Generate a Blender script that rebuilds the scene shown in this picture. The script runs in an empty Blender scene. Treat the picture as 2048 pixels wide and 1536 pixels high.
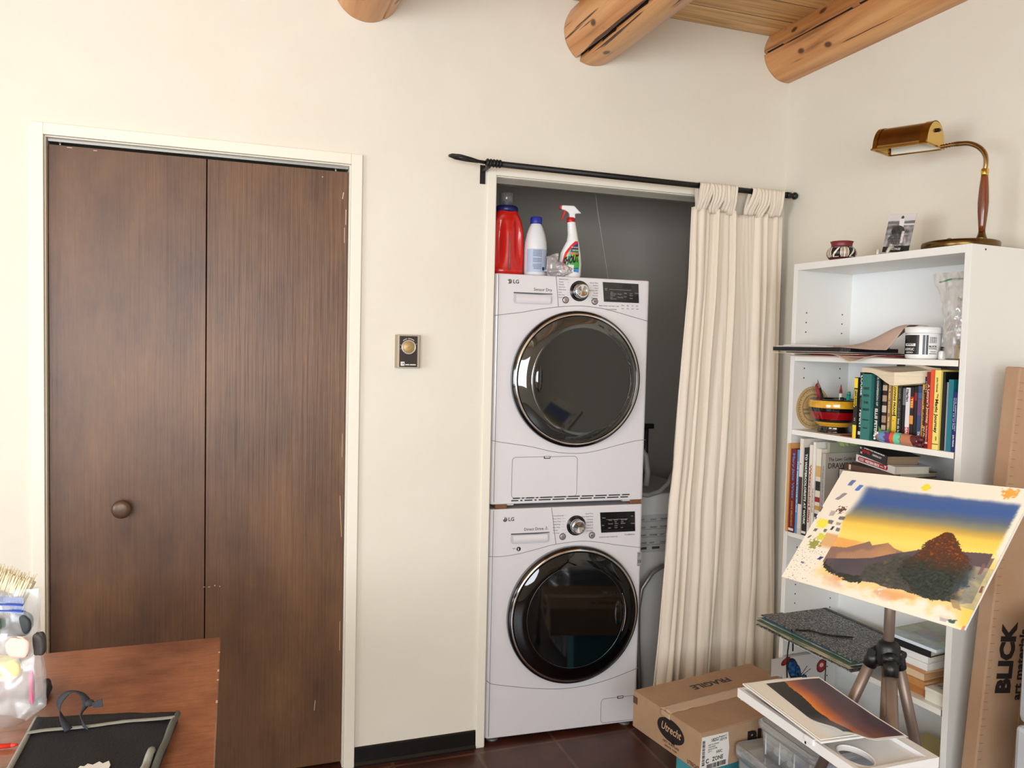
import bpy, math, random
from mathutils import Vector, Matrix, noise
random.seed(7)
SC = bpy.context.scene
COL = SC.collection
PI = math.pi
def V(*a): return Vector(a)

# ---------------------------------------------------------------- materials
def lin(c):
    c = c/255.0
    return c/12.92 if c <= .04045 else ((c+.055)/1.055)**2.4
def rgb(c): return (lin(c[0]), lin(c[1]), lin(c[2]), 1)
MATS = {}
def M(name, c=(200,200,200), rough=.5, metal=0, bump=None, var=None, coat=0, ior=1.5, trans=0, alpha=1, aniso=None, tex='Object', sss=0):
    """plain principled material; bump=(scale,strength); var=(scale,colour2,lo,hi,stretch)"""
    if name in MATS: return MATS[name]
    m = bpy.data.materials.new(name); m.use_nodes = True
    nt = m.node_tree; b = nt.nodes['Principled BSDF']
    b.inputs['Base Color'].default_value = rgb(c)
    b.inputs['Roughness'].default_value = rough
    b.inputs['Metallic'].default_value = metal
    b.inputs['IOR'].default_value = ior
    b.inputs['Coat Weight'].default_value = coat
    b.inputs['Coat Roughness'].default_value = .08
    b.inputs['Transmission Weight'].default_value = trans
    b.inputs['Alpha'].default_value = alpha
    if sss: b.inputs['Subsurface Weight'].default_value = sss
    tc = None
    def coord(stretch):
        nonlocal tc
        if tc is None: tc = nt.nodes.new('ShaderNodeTexCoord')
        mp = nt.nodes.new('ShaderNodeMapping'); mp.inputs['Scale'].default_value = stretch
        nt.links.new(tc.outputs[tex], mp.inputs['Vector']); return mp.outputs[0]
    if var:
        sc, c2, lo, hi = var[:4]; st = var[4] if len(var) > 4 else (1,1,1)
        n = nt.nodes.new('ShaderNodeTexNoise'); n.inputs['Scale'].default_value = sc; n.inputs['Detail'].default_value = 6
        n.inputs['Roughness'].default_value = .65
        nt.links.new(coord(st), n.inputs['Vector'])
        r = nt.nodes.new('ShaderNodeValToRGB'); r.color_ramp.elements[0].position = lo; r.color_ramp.elements[1].position = hi
        r.color_ramp.elements[0].color = rgb(c); r.color_ramp.elements[1].color = rgb(c2)
        nt.links.new(n.outputs['Fac'], r.inputs[0]); nt.links.new(r.outputs[0], b.inputs['Base Color'])
    if bump:
        st = bump[2] if len(bump) > 2 else (1,1,1)
        n = nt.nodes.new('ShaderNodeTexNoise'); n.inputs['Scale'].default_value = bump[0]; n.inputs['Detail'].default_value = 5
        nt.links.new(coord(st), n.inputs['Vector'])
        bp = nt.nodes.new('ShaderNodeBump'); bp.inputs['Strength'].default_value = bump[1]; bp.inputs['Distance'].default_value = .01
        nt.links.new(n.outputs['Fac'], bp.inputs['Height']); nt.links.new(bp.outputs[0], b.inputs['Normal'])
    MATS[name] = m
    return m

def vmat(name, rough=.6, coat=0):
    """material whose colour is the painted colour attribute of the mesh"""
    if name in MATS: return MATS[name]
    m = bpy.data.materials.new(name); m.use_nodes = True
    nt = m.node_tree; b = nt.nodes['Principled BSDF']
    a = nt.nodes.new('ShaderNodeVertexColor'); a.layer_name = 'Col'
    nt.links.new(a.outputs[0], b.inputs['Base Color'])
    b.inputs['Roughness'].default_value = rough; b.inputs['Coat Weight'].default_value = coat
    MATS[name] = m; return m

def clearmat(name, tint=(235,238,240), film=.12, gloss=.1, rough=.08, bump=(25,.5)):
    """thin clear plastic film: mostly transparent, some gloss and a little milkiness"""
    if name in MATS: return MATS[name]
    m = bpy.data.materials.new(name); m.use_nodes = True
    nt = m.node_tree; nt.nodes.clear()
    o = nt.nodes.new('ShaderNodeOutputMaterial')
    t = nt.nodes.new('ShaderNodeBsdfTransparent'); t.inputs[0].default_value = (1,1,1,1)
    d = nt.nodes.new('ShaderNodeBsdfDiffuse'); d.inputs[0].default_value = rgb(tint)
    g = nt.nodes.new('ShaderNodeBsdfGlossy'); g.inputs['Roughness'].default_value = rough
    lw = nt.nodes.new('ShaderNodeLayerWeight'); lw.inputs[0].default_value = .35
    m1 = nt.nodes.new('ShaderNodeMixShader'); m1.inputs[0].default_value = film
    m2 = nt.nodes.new('ShaderNodeMixShader')
    ad = nt.nodes.new('ShaderNodeMath'); ad.operation = 'MULTIPLY_ADD'; ad.inputs[1].default_value = .6; ad.inputs[2].default_value = gloss
    tc = nt.nodes.new('ShaderNodeTexCoord'); n = nt.nodes.new('ShaderNodeTexNoise'); n.inputs['Scale'].default_value = bump[0]
    bp = nt.nodes.new('ShaderNodeBump'); bp.inputs['Strength'].default_value = bump[1]; bp.inputs['Distance'].default_value = .01
    L = nt.links.new
    L(tc.outputs['Object'], n.inputs['Vector']); L(n.outputs['Fac'], bp.inputs['Height'])
    L(bp.outputs[0], g.inputs['Normal']); L(bp.outputs[0], lw.inputs['Normal'])
    L(lw.outputs['Facing'], ad.inputs[0]); L(ad.outputs[0], m2.inputs[0])
    L(t.outputs[0], m1.inputs[1]); L(d.outputs[0], m1.inputs[2])
    L(m1.outputs[0], m2.inputs[1]); L(g.outputs[0], m2.inputs[2]); L(m2.outputs[0], o.inputs[0])
    MATS[name] = m; return m

# ---------------------------------------------------------------- mesh building
def frame(o, r, u):
    r = Vector(r).normalized(); u = Vector(u).normalized(); n = r.cross(u)
    m = Matrix.Identity(4)
    for i in range(3): m[i][0], m[i][1], m[i][2], m[i][3] = r[i], u[i], n[i], o[i]
    return m
class B:
    def __init__(s): s.v, s.f, s.m, s.s, s.c = [], [], [], [], None
    def add(s, vs, fs, mi=0, smooth=False, X=None):
        o = len(s.v)
        for v in vs:
            v = Vector(v); s.v.append(X @ v if X is not None else v)
        for f in fs: s.f.append([i+o for i in f]); s.m.append(mi); s.s.append(smooth)
        return s
    def box(s, x0, y0, z0, x1, y1, z1, mi=0, X=None):
        vs = [(x,y,z) for z in (z0,z1) for y in (y0,y1) for x in (x0,x1)]
        return s.add(vs, [(0,2,3,1),(4,5,7,6),(0,1,5,4),(2,6,7,3),(0,4,6,2),(1,3,7,5)], mi, False, X)
    def tube(s, pts, r, n=10, mi=0, X=None, closed=False, caps=True, smooth=True):
        P = [Vector(p) for p in pts]; k = len(P)
        R = r if isinstance(r, (list, tuple)) else [r]*k
        vs, fs = [], []; up = None
        for i, p in enumerate(P):
            if closed: t = (P[(i+1) % k]-P[i-1])
            else: t = (P[min(i+1,k-1)]-P[max(i-1,0)])
            t.normalize()
            if up is None:
                up = t.orthogonal().normalized()
            up = (up - t*up.dot(t)); up = up.normalized() if up.length > 1e-6 else t.orthogonal().normalized()
            w = t.cross(up)
            for j in range(n):
                a = 2*PI*j/n; vs.append(p + (up*math.cos(a)+w*math.sin(a))*R[i])
        m = k if closed else k-1
        for i in range(m):
            for j in range(n):
                a, b = i*n+j, i*n+(j+1) % n; c, d = ((i+1) % k)*n+(j+1) % n, ((i+1) % k)*n+j
                fs.append((a,b,c,d))
        s.add(vs, fs, mi, smooth, X)
        if caps and not closed:
            o = len(s.v)-len(vs)
            s.f.append([o+j for j in range(n)][::-1]); s.m.append(mi); s.s.append(False)
            s.f.append([o+(k-1)*n+j for j in range(n)]); s.m.append(mi); s.s.append(False)
        return s
    def cyl(s, p0, p1, r0, r1=None, n=24, mi=0, X=None):
        return s.tube([p0, p1], [r0, r0 if r1 is None else r1], n, mi, X)
    def lathe(s, prof, n=40, mi=0, X=None, sx=1, sy=1, smooth=True):
        """prof: list of (r, z[, material])"""
        vs, fs, ms = [], [], []
        for p in prof:
            for j in range(n):
                a = 2*PI*j/n; vs.append((p[0]*math.cos(a)*sx, p[0]*math.sin(a)*sy, p[1]))
        o = len(s.v)
        for v in vs: v = Vector(v); s.v.append(X @ v if X is not None else v)
        for i in range(len(prof)-1):
            q = prof[i+1][2] if len(prof[i+1]) > 2 else mi
            for j in range(n):
                s.f.append([o+i*n+j, o+i*n+(j+1) % n, o+(i+1)*n+(j+1) % n, o+(i+1)*n+j]); s.m.append(q); s.s.append(smooth)
        if prof[0][0] > 1e-5: s.f.append([o+j for j in range(n)][::-1]); s.m.append(mi); s.s.append(False)
        if prof[-1][0] > 1e-5:
            s.f.append([o+(len(prof)-1)*n+j for j in range(n)]); s.m.append(prof[-1][2] if len(prof[-1]) > 2 else mi); s.s.append(False)
        return s
    def prism(s, poly, z0, z1, mi=0, X=None, ms=None):
        n = len(poly); vs = [(p[0],p[1],z0) for p in poly]+[(p[0],p[1],z1) for p in poly]
        fs = [tuple(range(n))[::-1], tuple(range(n,2*n))]+[(i,(i+1) % n,n+(i+1) % n,n+i) for i in range(n)]
        return s.add(vs, fs, mi, False, X)
    def grid(s, nx, ny, fn, mi=0, X=None, smooth=True):
        vs = [fn(i/nx, j/ny) for j in range(ny+1) for i in range(nx+1)]
        fs = [(j*(nx+1)+i, j*(nx+1)+i+1, (j+1)*(nx+1)+i+1, (j+1)*(nx+1)+i) for j in range(ny) for i in range(nx)]
        return s.add(vs, fs, mi, smooth, X)
    def ellipsoid(s, c, r, n=20, mi=0, X=None):
        c = Vector(c); vs, fs = [], []
        for i in range(n//2+1):
            th = PI*i/(n//2)
            for j in range(n):
                a = 2*PI*j/n; vs.append((c.x+r[0]*math.sin(th)*math.cos(a), c.y+r[1]*math.sin(th)*math.sin(a), c.z-r[2]*math.cos(th)))
        for i in range(n//2):
            for j in range(n): fs.append((i*n+j, i*n+(j+1) % n, (i+1)*n+(j+1) % n, (i+1)*n+j))
        return s.add(vs, fs, mi, True, X)
    def text(s, st, X, size, mi=0, bold=0, align='LEFT', warp=None, ext=.00015, width=None, sx=1, shear=0):
        cu = bpy.data.curves.new('t', 'FONT'); cu.body = st; cu.size = size; cu.extrude = ext; cu.offset = bold*size
        cu.align_x = align; cu.resolution_u = 2; cu.shear = shear
        ob = bpy.data.objects.new('t', cu)
        me = ob.to_mesh()
        vs = [v.co.copy() for v in me.vertices]; fs = [tuple(p.vertices) for p in me.polygons]
        if vs and width:
            w = max(v.x for v in vs)-min(v.x for v in vs); sx = width/max(w,1e-6)
        for v in vs: v.x *= sx
        if warp: vs = [warp(v) for v in vs]
        s.add(vs, fs, mi, False, X)
        ob.to_mesh_clear(); bpy.data.objects.remove(ob); bpy.data.curves.remove(cu)
        return s
    def build(s, name, mats, parent=None, bevel=0, solid=0, sub=0, loc=None, rot=None, colors=None, fix=True):
        me = bpy.data.meshes.new(name); me.from_pydata([tuple(v) for v in s.v], [], s.f)
        if not isinstance(mats, (list, tuple)): mats = [mats]
        for m in mats: me.materials.append(m)
        me.polygons.foreach_set('material_index', s.m); me.polygons.foreach_set('use_smooth', s.s)
        if colors is not None:
            at = me.color_attributes.new('Col', 'FLOAT_COLOR', 'POINT')
            flat = []
            for c in colors: flat += [lin(c[0]), lin(c[1]), lin(c[2]), 1]
            at.data.foreach_set('color', flat)
        me.update()
        o = bpy.data.objects.new(name, me); COL.objects.link(o)
        if parent: o.parent = parent
        if loc: o.location = loc
        if rot: o.rotation_euler = rot
        if solid:
            q = o.modifiers.new('thickness', 'SOLIDIFY'); q.thickness = solid; q.offset = 0
        if bevel:
            q = o.modifiers.new('bevel', 'BEVEL'); q.width = bevel; q.segments = 2; q.limit_method = 'ANGLE'; q.angle_limit = .6
        if sub:
            q = o.modifiers.new('sub', 'SUBSURF'); q.levels = sub; q.render_levels = sub
        return o
def thing(name, label, cat, loc=(0,0,0), rz=0, group=None, rot=None):
    o = bpy.data.objects.new(name, None); COL.objects.link(o); o.empty_display_size = .05
    o.location = loc; o.rotation_euler = rot if rot else (0,0,rz)
    o['label'] = label; o['category'] = cat
    if group: o['group'] = group
    return o
def tag(o, label, cat, group=None, kind=None):
    o['label'] = label; o['category'] = cat
    if group: o['group'] = group
    if kind: o['kind'] = kind
    return o
def struct(o): o['kind'] = 'structure'; return o
def look(o, s): o['label'] = s; return o
def cpic(name, w, h, nx, ny, fn, mat, parent, X, bend=None, back=None, thick=.0006):
    """a flat printed or painted sheet: fn(u,v)->sRGB, v down; local x right, y up, facing +z"""
    b = B(); cols = []
    for k, z in ((0, thick), (1, 0)):
        def fn3(i, j, z=z):
            p = Vector((i*w, (1-j)*h, z)); 
            if bend: p = bend(p, i, j)
            return p
        b.grid(nx, ny, fn3, 0, X)
        for j in range(ny+1):
            for i in range(nx+1): cols.append(fn(i/nx, j/ny) if k == 0 else (back or (240,238,232)))
    n1 = (nx+1)*(ny+1)
    # front faces must look along +z
    half = nx*ny
    for q in range(half): b.f[q] = b.f[q][::-1]
    rim = [j*(nx+1) for j in range(ny+1)]+[ny*(nx+1)+i for i in range(1,nx+1)]+[j*(nx+1)+nx for j in range(ny-1,-1,-1)]+[i for i in range(nx-1,0,-1)]
    for a, c in zip(rim, rim[1:]+rim[:1]): b.f.append([a, c, c+n1, a+n1]); b.m.append(0); b.s.append(False)
    return b.build(name, mat, parent, colors=cols)
def nz(x, y, z=0): return noise.noise(Vector((x, y, z)))
def fbm(x, y, z=0, o=4):
    s, a = 0, .5
    for k in range(o): s += a*nz(x*2**k, y*2**k, z+k*7.3); a *= .5
    return s
def sstep(a, b, x):
    t = min(1, max(0, (x-a)/(b-a))) if a != b else float(x > a); return t*t*(3-2*t)
def mix(a, b, t): return tuple(a[i]+(b[i]-a[i])*t for i in range(3))

# ---------------------------------------------------------------- camera
cam = bpy.data.cameras.new('camera'); co = bpy.data.objects.new('camera', cam); COL.objects.link(co); SC.camera = co
cam.sensor_width = 36; cam.lens = 1577.6*36/2048; cam.clip_start = .02; cam.clip_end = 60
yaw, pitch, roll = .3392, -.047, .0234
cy_, sy_, cp_, sp_ = math.cos(yaw), math.sin(yaw), math.cos(pitch), math.sin(pitch)
Fw = V(sy_*cp_, cy_*cp_, sp_); Rt = V(cy_, -sy_, 0); Up = Rt.cross(Fw)
Rt, Up = Rt*math.cos(roll)+Up*math.sin(roll), -Rt*math.sin(roll)+Up*math.cos(roll)
mw = Matrix.Identity(4)
for i in range(3): mw[i][0], mw[i][1], mw[i][2] = Rt[i], Up[i], -Fw[i]
mw.translation = V(-.7739, -2.651, 1.4438)
co.matrix_world = mw
SC.view_settings.view_transform = 'Standard'; SC.view_settings.look = 'None'; SC.view_settings.gamma = 1
SC.view_settings.use_curve_mapping = False
# ---------------------------------------------------------------- room shell
plaster = M('plaster_cream', (229,224,210), .85, bump=(9,.2), var=(2.2,(225,218,203),.35,.7))
trimw = M('trim_white', (236,231,216), .55, bump=(30,.08))
XL, XR, YF, H = -4.2, 1.30, -4.1, 2.685
DX0, DX1, DZ = -1.300, -.416, 2.028       # bifold door opening
CX0, CX1, CZ = .084, 1.02, 2.040          # closet opening
b = B()
b.box(XL, 0, 0, DX0, .12, H); b.box(DX0, 0, DZ, DX1, .12, H); b.box(DX1, 0, 0, CX0, .12, H)
b.box(CX0, 0, CZ, CX1, .12, H); b.box(CX1, 0, 0, XR, .12, H)
struct(b.build('wall_back', plaster))
b = B(); b.box(XR, YF, 0, XR+.12, .12, H); struct(b.build('wall_right', plaster))
# window wall on the left; wall behind the camera, its opening added for fill
W1 = (-3.75, -1.65, .60, 2.0)
b = B(); b.box(XL-.12, YF, 0, XL, W1[0], H); b.box(XL-.12, W1[1], 0, XL, .12, H); b.box(XL-.12, W1[0], 0, XL, W1[1], W1[2]); b.box(XL-.12, W1[0], W1[3], XL, W1[1], H)
struct(b.build('wall_left', plaster))
W2 = (-3.0, -.3, .8, 2.1)
b = B(); b.box(XL, YF-.12, 0, W2[0], YF, H); b.box(W2[1], YF-.12, 0, XR, YF, H); b.box(W2[0], YF-.12, 0, W2[1], YF, W2[2]); b.box(W2[0], YF-.12, W2[3], W2[1], YF, H)
struct(b.build('wall_front', plaster))
# closet shell behind the washer
cl = M('closet_dimmed_white', (176,170,160), .6)  # likely white walls, greyed: the closet's low light is put into the colour
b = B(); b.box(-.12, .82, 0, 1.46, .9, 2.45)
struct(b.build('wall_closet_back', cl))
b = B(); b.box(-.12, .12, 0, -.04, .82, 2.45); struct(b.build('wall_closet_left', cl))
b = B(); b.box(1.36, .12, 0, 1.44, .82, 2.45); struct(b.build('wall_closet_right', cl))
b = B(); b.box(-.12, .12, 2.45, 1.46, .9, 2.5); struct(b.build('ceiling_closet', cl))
# dark recess behind the bifold door
rc = M('recess_dark', (60,52,46), .8)
b = B(); b.box(-1.45, .5, 0, -.27, .55, 2.3); b.box(-1.45, .12, 0, -1.40, .5, 2.3); b.box(-.32, .12, 0, -.27, .5, 2.3); b.box(-1.45, .12, 2.3, -.27, .55, 2.35)
struct(b.build('wall_recess', rc))

# floor of red brown saltillo tile
def tile_mat():
    m = bpy.data.materials.new('floor_tile'); m.use_nodes = True; nt = m.node_tree; L = nt.links.new
    p = nt.nodes['Principled BSDF']
    tc = nt.nodes.new('ShaderNodeTexCoord'); mp = nt.nodes.new('ShaderNodeMapping'); mp.inputs['Location'].default_value = (-.05,.04,0)
    br = nt.nodes.new('ShaderNodeTexBrick'); br.offset = 0; br.inputs['Scale'].default_value = 1
    br.inputs['Brick Width'].default_value = .30; br.inputs['Row Height'].default_value = .30; br.inputs['Mortar Size'].default_value = .006
    br.inputs['Color1'].default_value = rgb((80,42,30)); br.inputs['Color2'].default_value = rgb((62,33,24)); br.inputs['Mortar'].default_value = rgb((98,72,58))
    n = nt.nodes.new('ShaderNodeTexNoise'); n.inputs['Scale'].default_value = 9; n.inputs['Detail'].default_value = 10
    mx = nt.nodes.new('ShaderNodeMixRGB'); mx.blend_type = 'MULTIPLY'; mx.inputs[0].default_value = .75
    cr = nt.nodes.new('ShaderNodeValToRGB'); cr.color_ramp.elements[0].color = (.35,.3,.28,1); cr.color_ramp.elements[1].color = (1.25,1.15,1.1,1)
    cr.color_ramp.elements[0].position = .3; cr.color_ramp.elements[1].position = .7
    bp = nt.nodes.new('ShaderNodeBump'); bp.inputs['Strength'].default_value = .25; bp.inputs['Distance'].default_value = .004; bp.invert = True
    L(tc.outputs['Object'], mp.inputs[0]); L(mp.outputs[0], br.inputs[0]); L(tc.outputs['Object'], n.inputs[0])
    L(n.outputs['Fac'], cr.inputs[0]); L(br.outputs['Color'], mx.inputs[1]); L(cr.outputs[0], mx.inputs[2]); L(mx.outputs[0], p.inputs['Base Color'])
    L(br.outputs['Fac'], bp.inputs['Height']); L(bp.outputs[0], p.inputs['Normal']); p.inputs['Roughness'].default_value = .34
    return m
b = B(); b.box(XL-.12, YF-.12, -.08, XR+.2, .95, 0); struct(b.build('floor', tile_mat()))

# plank ceiling: boards run along x
def plank_mat():
    m = bpy.data.materials.new('ceiling_planks'); m.use_nodes = True; nt = m.node_tree; L = nt.links.new
    p = nt.nodes['Principled BSDF']
    tc = nt.nodes.new('ShaderNodeTexCoord')
    br = nt.nodes.new('ShaderNodeTexBrick'); br.offset = .37; br.inputs['Scale'].default_value = 1
    br.inputs['Brick Width'].default_value = 3.1; br.inputs['Row Height'].default_value = .135; br.inputs['Mortar Size'].default_value = .0022
    br.inputs['Color1'].default_value = rgb((226,190,134)); br.inputs['Color2'].default_value = rgb((206,164,108)); br.inputs['Mortar'].default_value = rgb((70,40,20))
    mp = nt.nodes.new('ShaderNodeMapping'); mp.inputs['Scale'].default_value = (1.2,22,1)
    n = nt.nodes.new('ShaderNodeTexNoise'); n.inputs['Scale'].default_value = 2.2; n.inputs['Detail'].default_value = 7; n.inputs['Distortion'].default_value = .6
    cr = nt.nodes.new('ShaderNodeValToRGB'); cr.color_ramp.elements[0].color = (.5,.36,.25,1); cr.color_ramp.elements[1].color = (1.1,1.05,1,1)
    cr.color_ramp.elements[0].position = .3; cr.color_ramp.elements[1].position = .6
    mx = nt.nodes.new('ShaderNodeMixRGB'); mx.blend_type = 'MULTIPLY'; mx.inputs[0].default_value = .85
    L(tc.outputs['Object'], br.inputs[0]); L(tc.outputs['Object'], mp.inputs[0]); L(mp.outputs[0], n.inputs[0]); L(n.outputs['Fac'], cr.inputs[0])
    L(br.outputs['Color'], mx.inputs[1]); L(cr.outputs[0], mx.inputs[2]); L(mx.outputs[0], p.inputs['Base Color']); p.inputs['Roughness'].default_value = .45
    return m
b = B(); b.box(XL-.12, YF-.12, H, XR+.12, .12, H+.05); struct(b.build('ceiling', plank_mat()))

# round log beams (vigas)
def log_mat():
    m = bpy.data.materials.new('log_wood'); m.use_nodes = True; nt = m.node_tree; L = nt.links.new
    p = nt.nodes['Principled BSDF']; tc = nt.nodes.new('ShaderNodeTexCoord')
    mp = nt.nodes.new('ShaderNodeMapping'); mp.inputs['Scale'].default_value = (14,.9,14)
    n = nt.nodes.new('ShaderNodeTexNoise'); n.inputs['Scale'].default_value = 1.5; n.inputs['Detail'].default_value = 8; n.inputs['Distortion'].default_value = .5
    cr = nt.nodes.new('ShaderNodeValToRGB'); e = cr.color_ramp.elements
    e[0].position = .28; e[0].color = rgb((132,82,44)); e[1].position = .62; e[1].color = rgb((216,160,104))
    x = e.new(.42); x.color = rgb((196,134,80))
    # fine checks along the grain
    mp2 = nt.nodes.new('ShaderNodeMapping'); mp2.inputs['Scale'].default_value = (38,1.6,38)
    n2 = nt.nodes.new('ShaderNodeTexNoise'); n2.inputs['Scale'].default_value = 1.3; n2.inputs['Detail'].default_value = 3
    c2 = nt.nodes.new('ShaderNodeValToRGB'); c2.color_ramp.elements[0].position = .31; c2.color_ramp.elements[0].color = (.10,.05,.02,1)
    c2.color_ramp.elements[1].position = .36; c2.color_ramp.elements[1].color = (1,1,1,1)
    # knots
    mp3 = nt.nodes.new('ShaderNodeMapping'); mp3.inputs['Scale'].default_value = (1,.62,1)
    vo = nt.nodes.new('ShaderNodeTexVoronoi'); vo.inputs['Scale'].default_value = 12
    c3 = nt.nodes.new('ShaderNodeValToRGB'); c3.color_ramp.elements[0].position = .10; c3.color_ramp.elements[0].color = (.08,.035,.015,1)
    c3.color_ramp.elements[1].position = .17; c3.color_ramp.elements[1].color = (1,1,1,1)
    a = nt.nodes.new('ShaderNodeMixRGB'); a.blend_type = 'MULTIPLY'; a.inputs[0].default_value = 1
    d = nt.nodes.new('ShaderNodeMixRGB'); d.blend_type = 'MULTIPLY'; d.inputs[0].default_value = .9
    for q in (mp, mp2, mp3): L(tc.outputs['Object'], q.inputs[0])
    L(mp.outputs[0], n.inputs[0]); L(n.outputs['Fac'], cr.inputs[0]); L(mp2.outputs[0], n2.inputs[0]); L(n2.outputs['Fac'], c2.inputs[0])
    L(mp3.outputs[0], vo.inputs[0]); L(vo.outputs['Distance'], c3.inputs[0])
    L(cr.outputs[0], a.inputs[1]); L(c2.outputs[0], a.inputs[2]); L(a.outputs[0], d.inputs[1]); L(c3.outputs[0], d.inputs[2]); L(d.outputs[0], p.inputs['Base Color'])
    p.inputs['Roughness'].default_value = .32
    bp = nt.nodes.new('ShaderNodeBump'); bp.inputs['Strength'].default_value = .3; bp.inputs['Distance'].default_value = .01
    L(n2.outputs['Fac'], bp.inputs['Height']); L(bp.outputs[0], p.inputs['Normal'])
    return m
logm = log_mat(); crackm = M('log_crack', (38,26,18), .9)
def log(cx, cz, r, seed, cracks, label, tap=.0):
    n, k = 240, 90; vs, fs, ms = [], [], []
    bb = B(); o = []
    for i in range(k+1):
        y = -.0005 - 4.09*(i/k)**1.5
        for j in range(n):
            a = 2*PI*j/n
            rr = (r+tap*i/k)*(1+.018*nz(math.cos(a)*1.2+seed, y*.8, math.sin(a)*1.2)+.01*nz(math.cos(a)*3, y*2.2+seed, math.sin(a)*3))
            for (a0, w, dp) in cracks:
                ac = a0+.07*nz(y*1.6+seed, 3.1)+.03*nz(y*7, seed)
                dd = abs((a-ac+PI) % (2*PI)-PI)
                if dd < w: rr -= dp*(1-(dd/w))
            vs.append((cx+rr*math.cos(a), y, cz+rr*math.sin(a)))
    bb.v = [Vector(v) for v in vs]
    for i in range(k):
        y = -4.09*((i+.5)/k)**1.5
        for j in range(n):
            a = 2*PI*(j+.5)/n; mi = 0
            for (a0, w, dp) in cracks:
                ac = a0+.07*nz(y*1.6+seed, 3.1)+.03*nz(y*7, seed)
                if abs((a-ac+PI) % (2*PI)-PI) < w*.55: mi = 1
            bb.f.append([i*n+j, (i+1)*n+j, (i+1)*n+(j+1) % n, i*n+(j+1) % n]); bb.m.append(mi); bb.s.append(True)
    bb.f.append(list(range(n))); bb.m.append(0); bb.s.append(False)
    ob = bb.build('log_beam', [logm, crackm]); tag(ob, label, 'beam', 'round log beams under the ceiling')
log(-.372, 2.602, .109, 1.0, [(-1.05,.05,.012)], 'round log beam end above the brown folding door, leftmost of three')
log(.440, 2.578, .113, 5.0, [(-2.10,.075,.03)], 'round orange log beam with a long black crack, above the washer closet')
log(1.285, 2.622, .108, 9.0, [(-3.05,.04,.012)], 'knotty round log beam running along the top of the right wall')
# rough plaster collars where each log meets the wall are part of the wall paint
white_pl = M('plaster_patch', (238,233,220), .9, bump=(60,.5))

# door casings, closet casing
b = B(); t = .012
b.box(DX0-.034, -t, 0, DX0, 0, DZ+.034); b.box(DX1, -t, 0, DX1+.036, 0, DZ+.034); b.box(DX0, -t, DZ, DX1, 0, DZ+.034)
b.box(DX0, 0, 0, DX0+.004, .11, DZ); b.box(DX1-.004, 0, 0, DX1, .11, DZ); b.box(DX0, 0, DZ-.004, DX1, .11, DZ)
struct(b.build('trim_1', trimw, bevel=.004))
b = B(); b.box(CX0-.032, -.008, 0, CX0, 0, CZ+.028); b.box(CX0, -.008, CZ, CX1+.03, 0, CZ+.028); b.box(CX1, -.008, 0, CX1+.03, 0, CZ)
b.box(CX0, 0, 0, CX0+.004, .11, CZ); b.box(CX1-.004, 0, 0, CX1, .11, CZ); b.box(CX0, 0, CZ-.004, CX1, .11, CZ)
struct(b.build('trim_2', trimw, bevel=.003))
# metal head track left in the closet opening
b = B(); b.box(CX0+.006, .02, CZ-.022, CX1-.006, .05, CZ-.004); struct(b.build('trim_3', M('track_grey', (150,148,140), .4, .6)))
# black baseboard
bbm = M('baseboard_black', (15,14,14), .35, bump=(20,.15))
b = B(); b.prism([(0,0),(-.014,0),(-.014,.006),(-.007,.014),(-.006,.062),(0,.066)], DX1+.036, CX0-.032, 0, frame((0,0,0),(0,1,0),(0,0,1)))
struct(b.build('baseboard_back', bbm))
b = B(); b.box(XL, -.012, 0, DX0-.034, 0, .064); struct(b.build('baseboard_back_left', bbm))

# bifold door
dw = M('door_veneer', (84,57,40), .42, var=(2.2,(124,88,57),.34,.72,(2.2,2.2,.9)), bump=(5,.15,(22,22,.6)))
def grain(m, st, lo, hi, dark):
    nt = m.node_tree; p = nt.nodes['Principled BSDF']; L = nt.links.new; src = p.inputs['Base Color'].links[0].from_socket
    tc = nt.nodes.new('ShaderNodeTexCoord'); mp = nt.nodes.new('ShaderNodeMapping'); mp.inputs['Scale'].default_value = st
    n = nt.nodes.new('ShaderNodeTexNoise'); n.inputs['Scale'].default_value = 3; n.inputs['Detail'].default_value = 4
    r = nt.nodes.new('ShaderNodeValToRGB'); r.color_ramp.elements[0].position = lo; r.color_ramp.elements[0].color = (dark,dark,dark,1); r.color_ramp.elements[1].position = hi
    x = nt.nodes.new('ShaderNodeMixRGB'); x.blend_type = 'MULTIPLY'; x.inputs[0].default_value = 1
    L(tc.outputs['Object'], mp.inputs[0]); L(mp.outputs[0], n.inputs[0]); L(n.outputs['Fac'], r.inputs[0]); L(src, x.inputs[1]); L(r.outputs[0], x.inputs[2]); L(x.outputs[0], p.inputs['Base Color'])
grain(dw, (60,60,3.2), .30, .62, .88)
door = thing('door_1', 'dark brown wooden bifold closet door with one round knob', 'door', (DX0, 0, 0)); door['kind'] = 'structure'
Wd = DX1-DX0
def panel(x0, x1):
    b = B(); b.box(x0, .022, .012, x1, .050, 2.008); return b.build('panel', dw, door, bevel=.0015)
panel(.006, Wd/2-.0015); panel(Wd/2+.0015, Wd-.006)
b = B(); b.box(.006, .018, 2.016, Wd-.006, .052, 2.0235); look(b.build('track', M('track_steel', (165,165,160), .35, .8), door), 'grey steel head track')
for x in (.035, Wd-.045):
    b = B(); b.cyl((x,.036,2.006),(x,.036,2.02), .0035, n=12); look(b.build('pivot_pin', MATS['track_steel'], door), 'steel pivot pin')
b = B(); b.lathe([(.012,0),(.013,.006),(.022,.016),(.0275,.024),(.028,.029),(.024,.034),(.014,.0365),(0,.037)], 36, 0, frame((.204,.022,.920),(1,0,0),(0,0,1)))
look(b.build('knob', M('knob_brown', (92,70,56), .38, .3), door), 'round dark brown knob')
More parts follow.
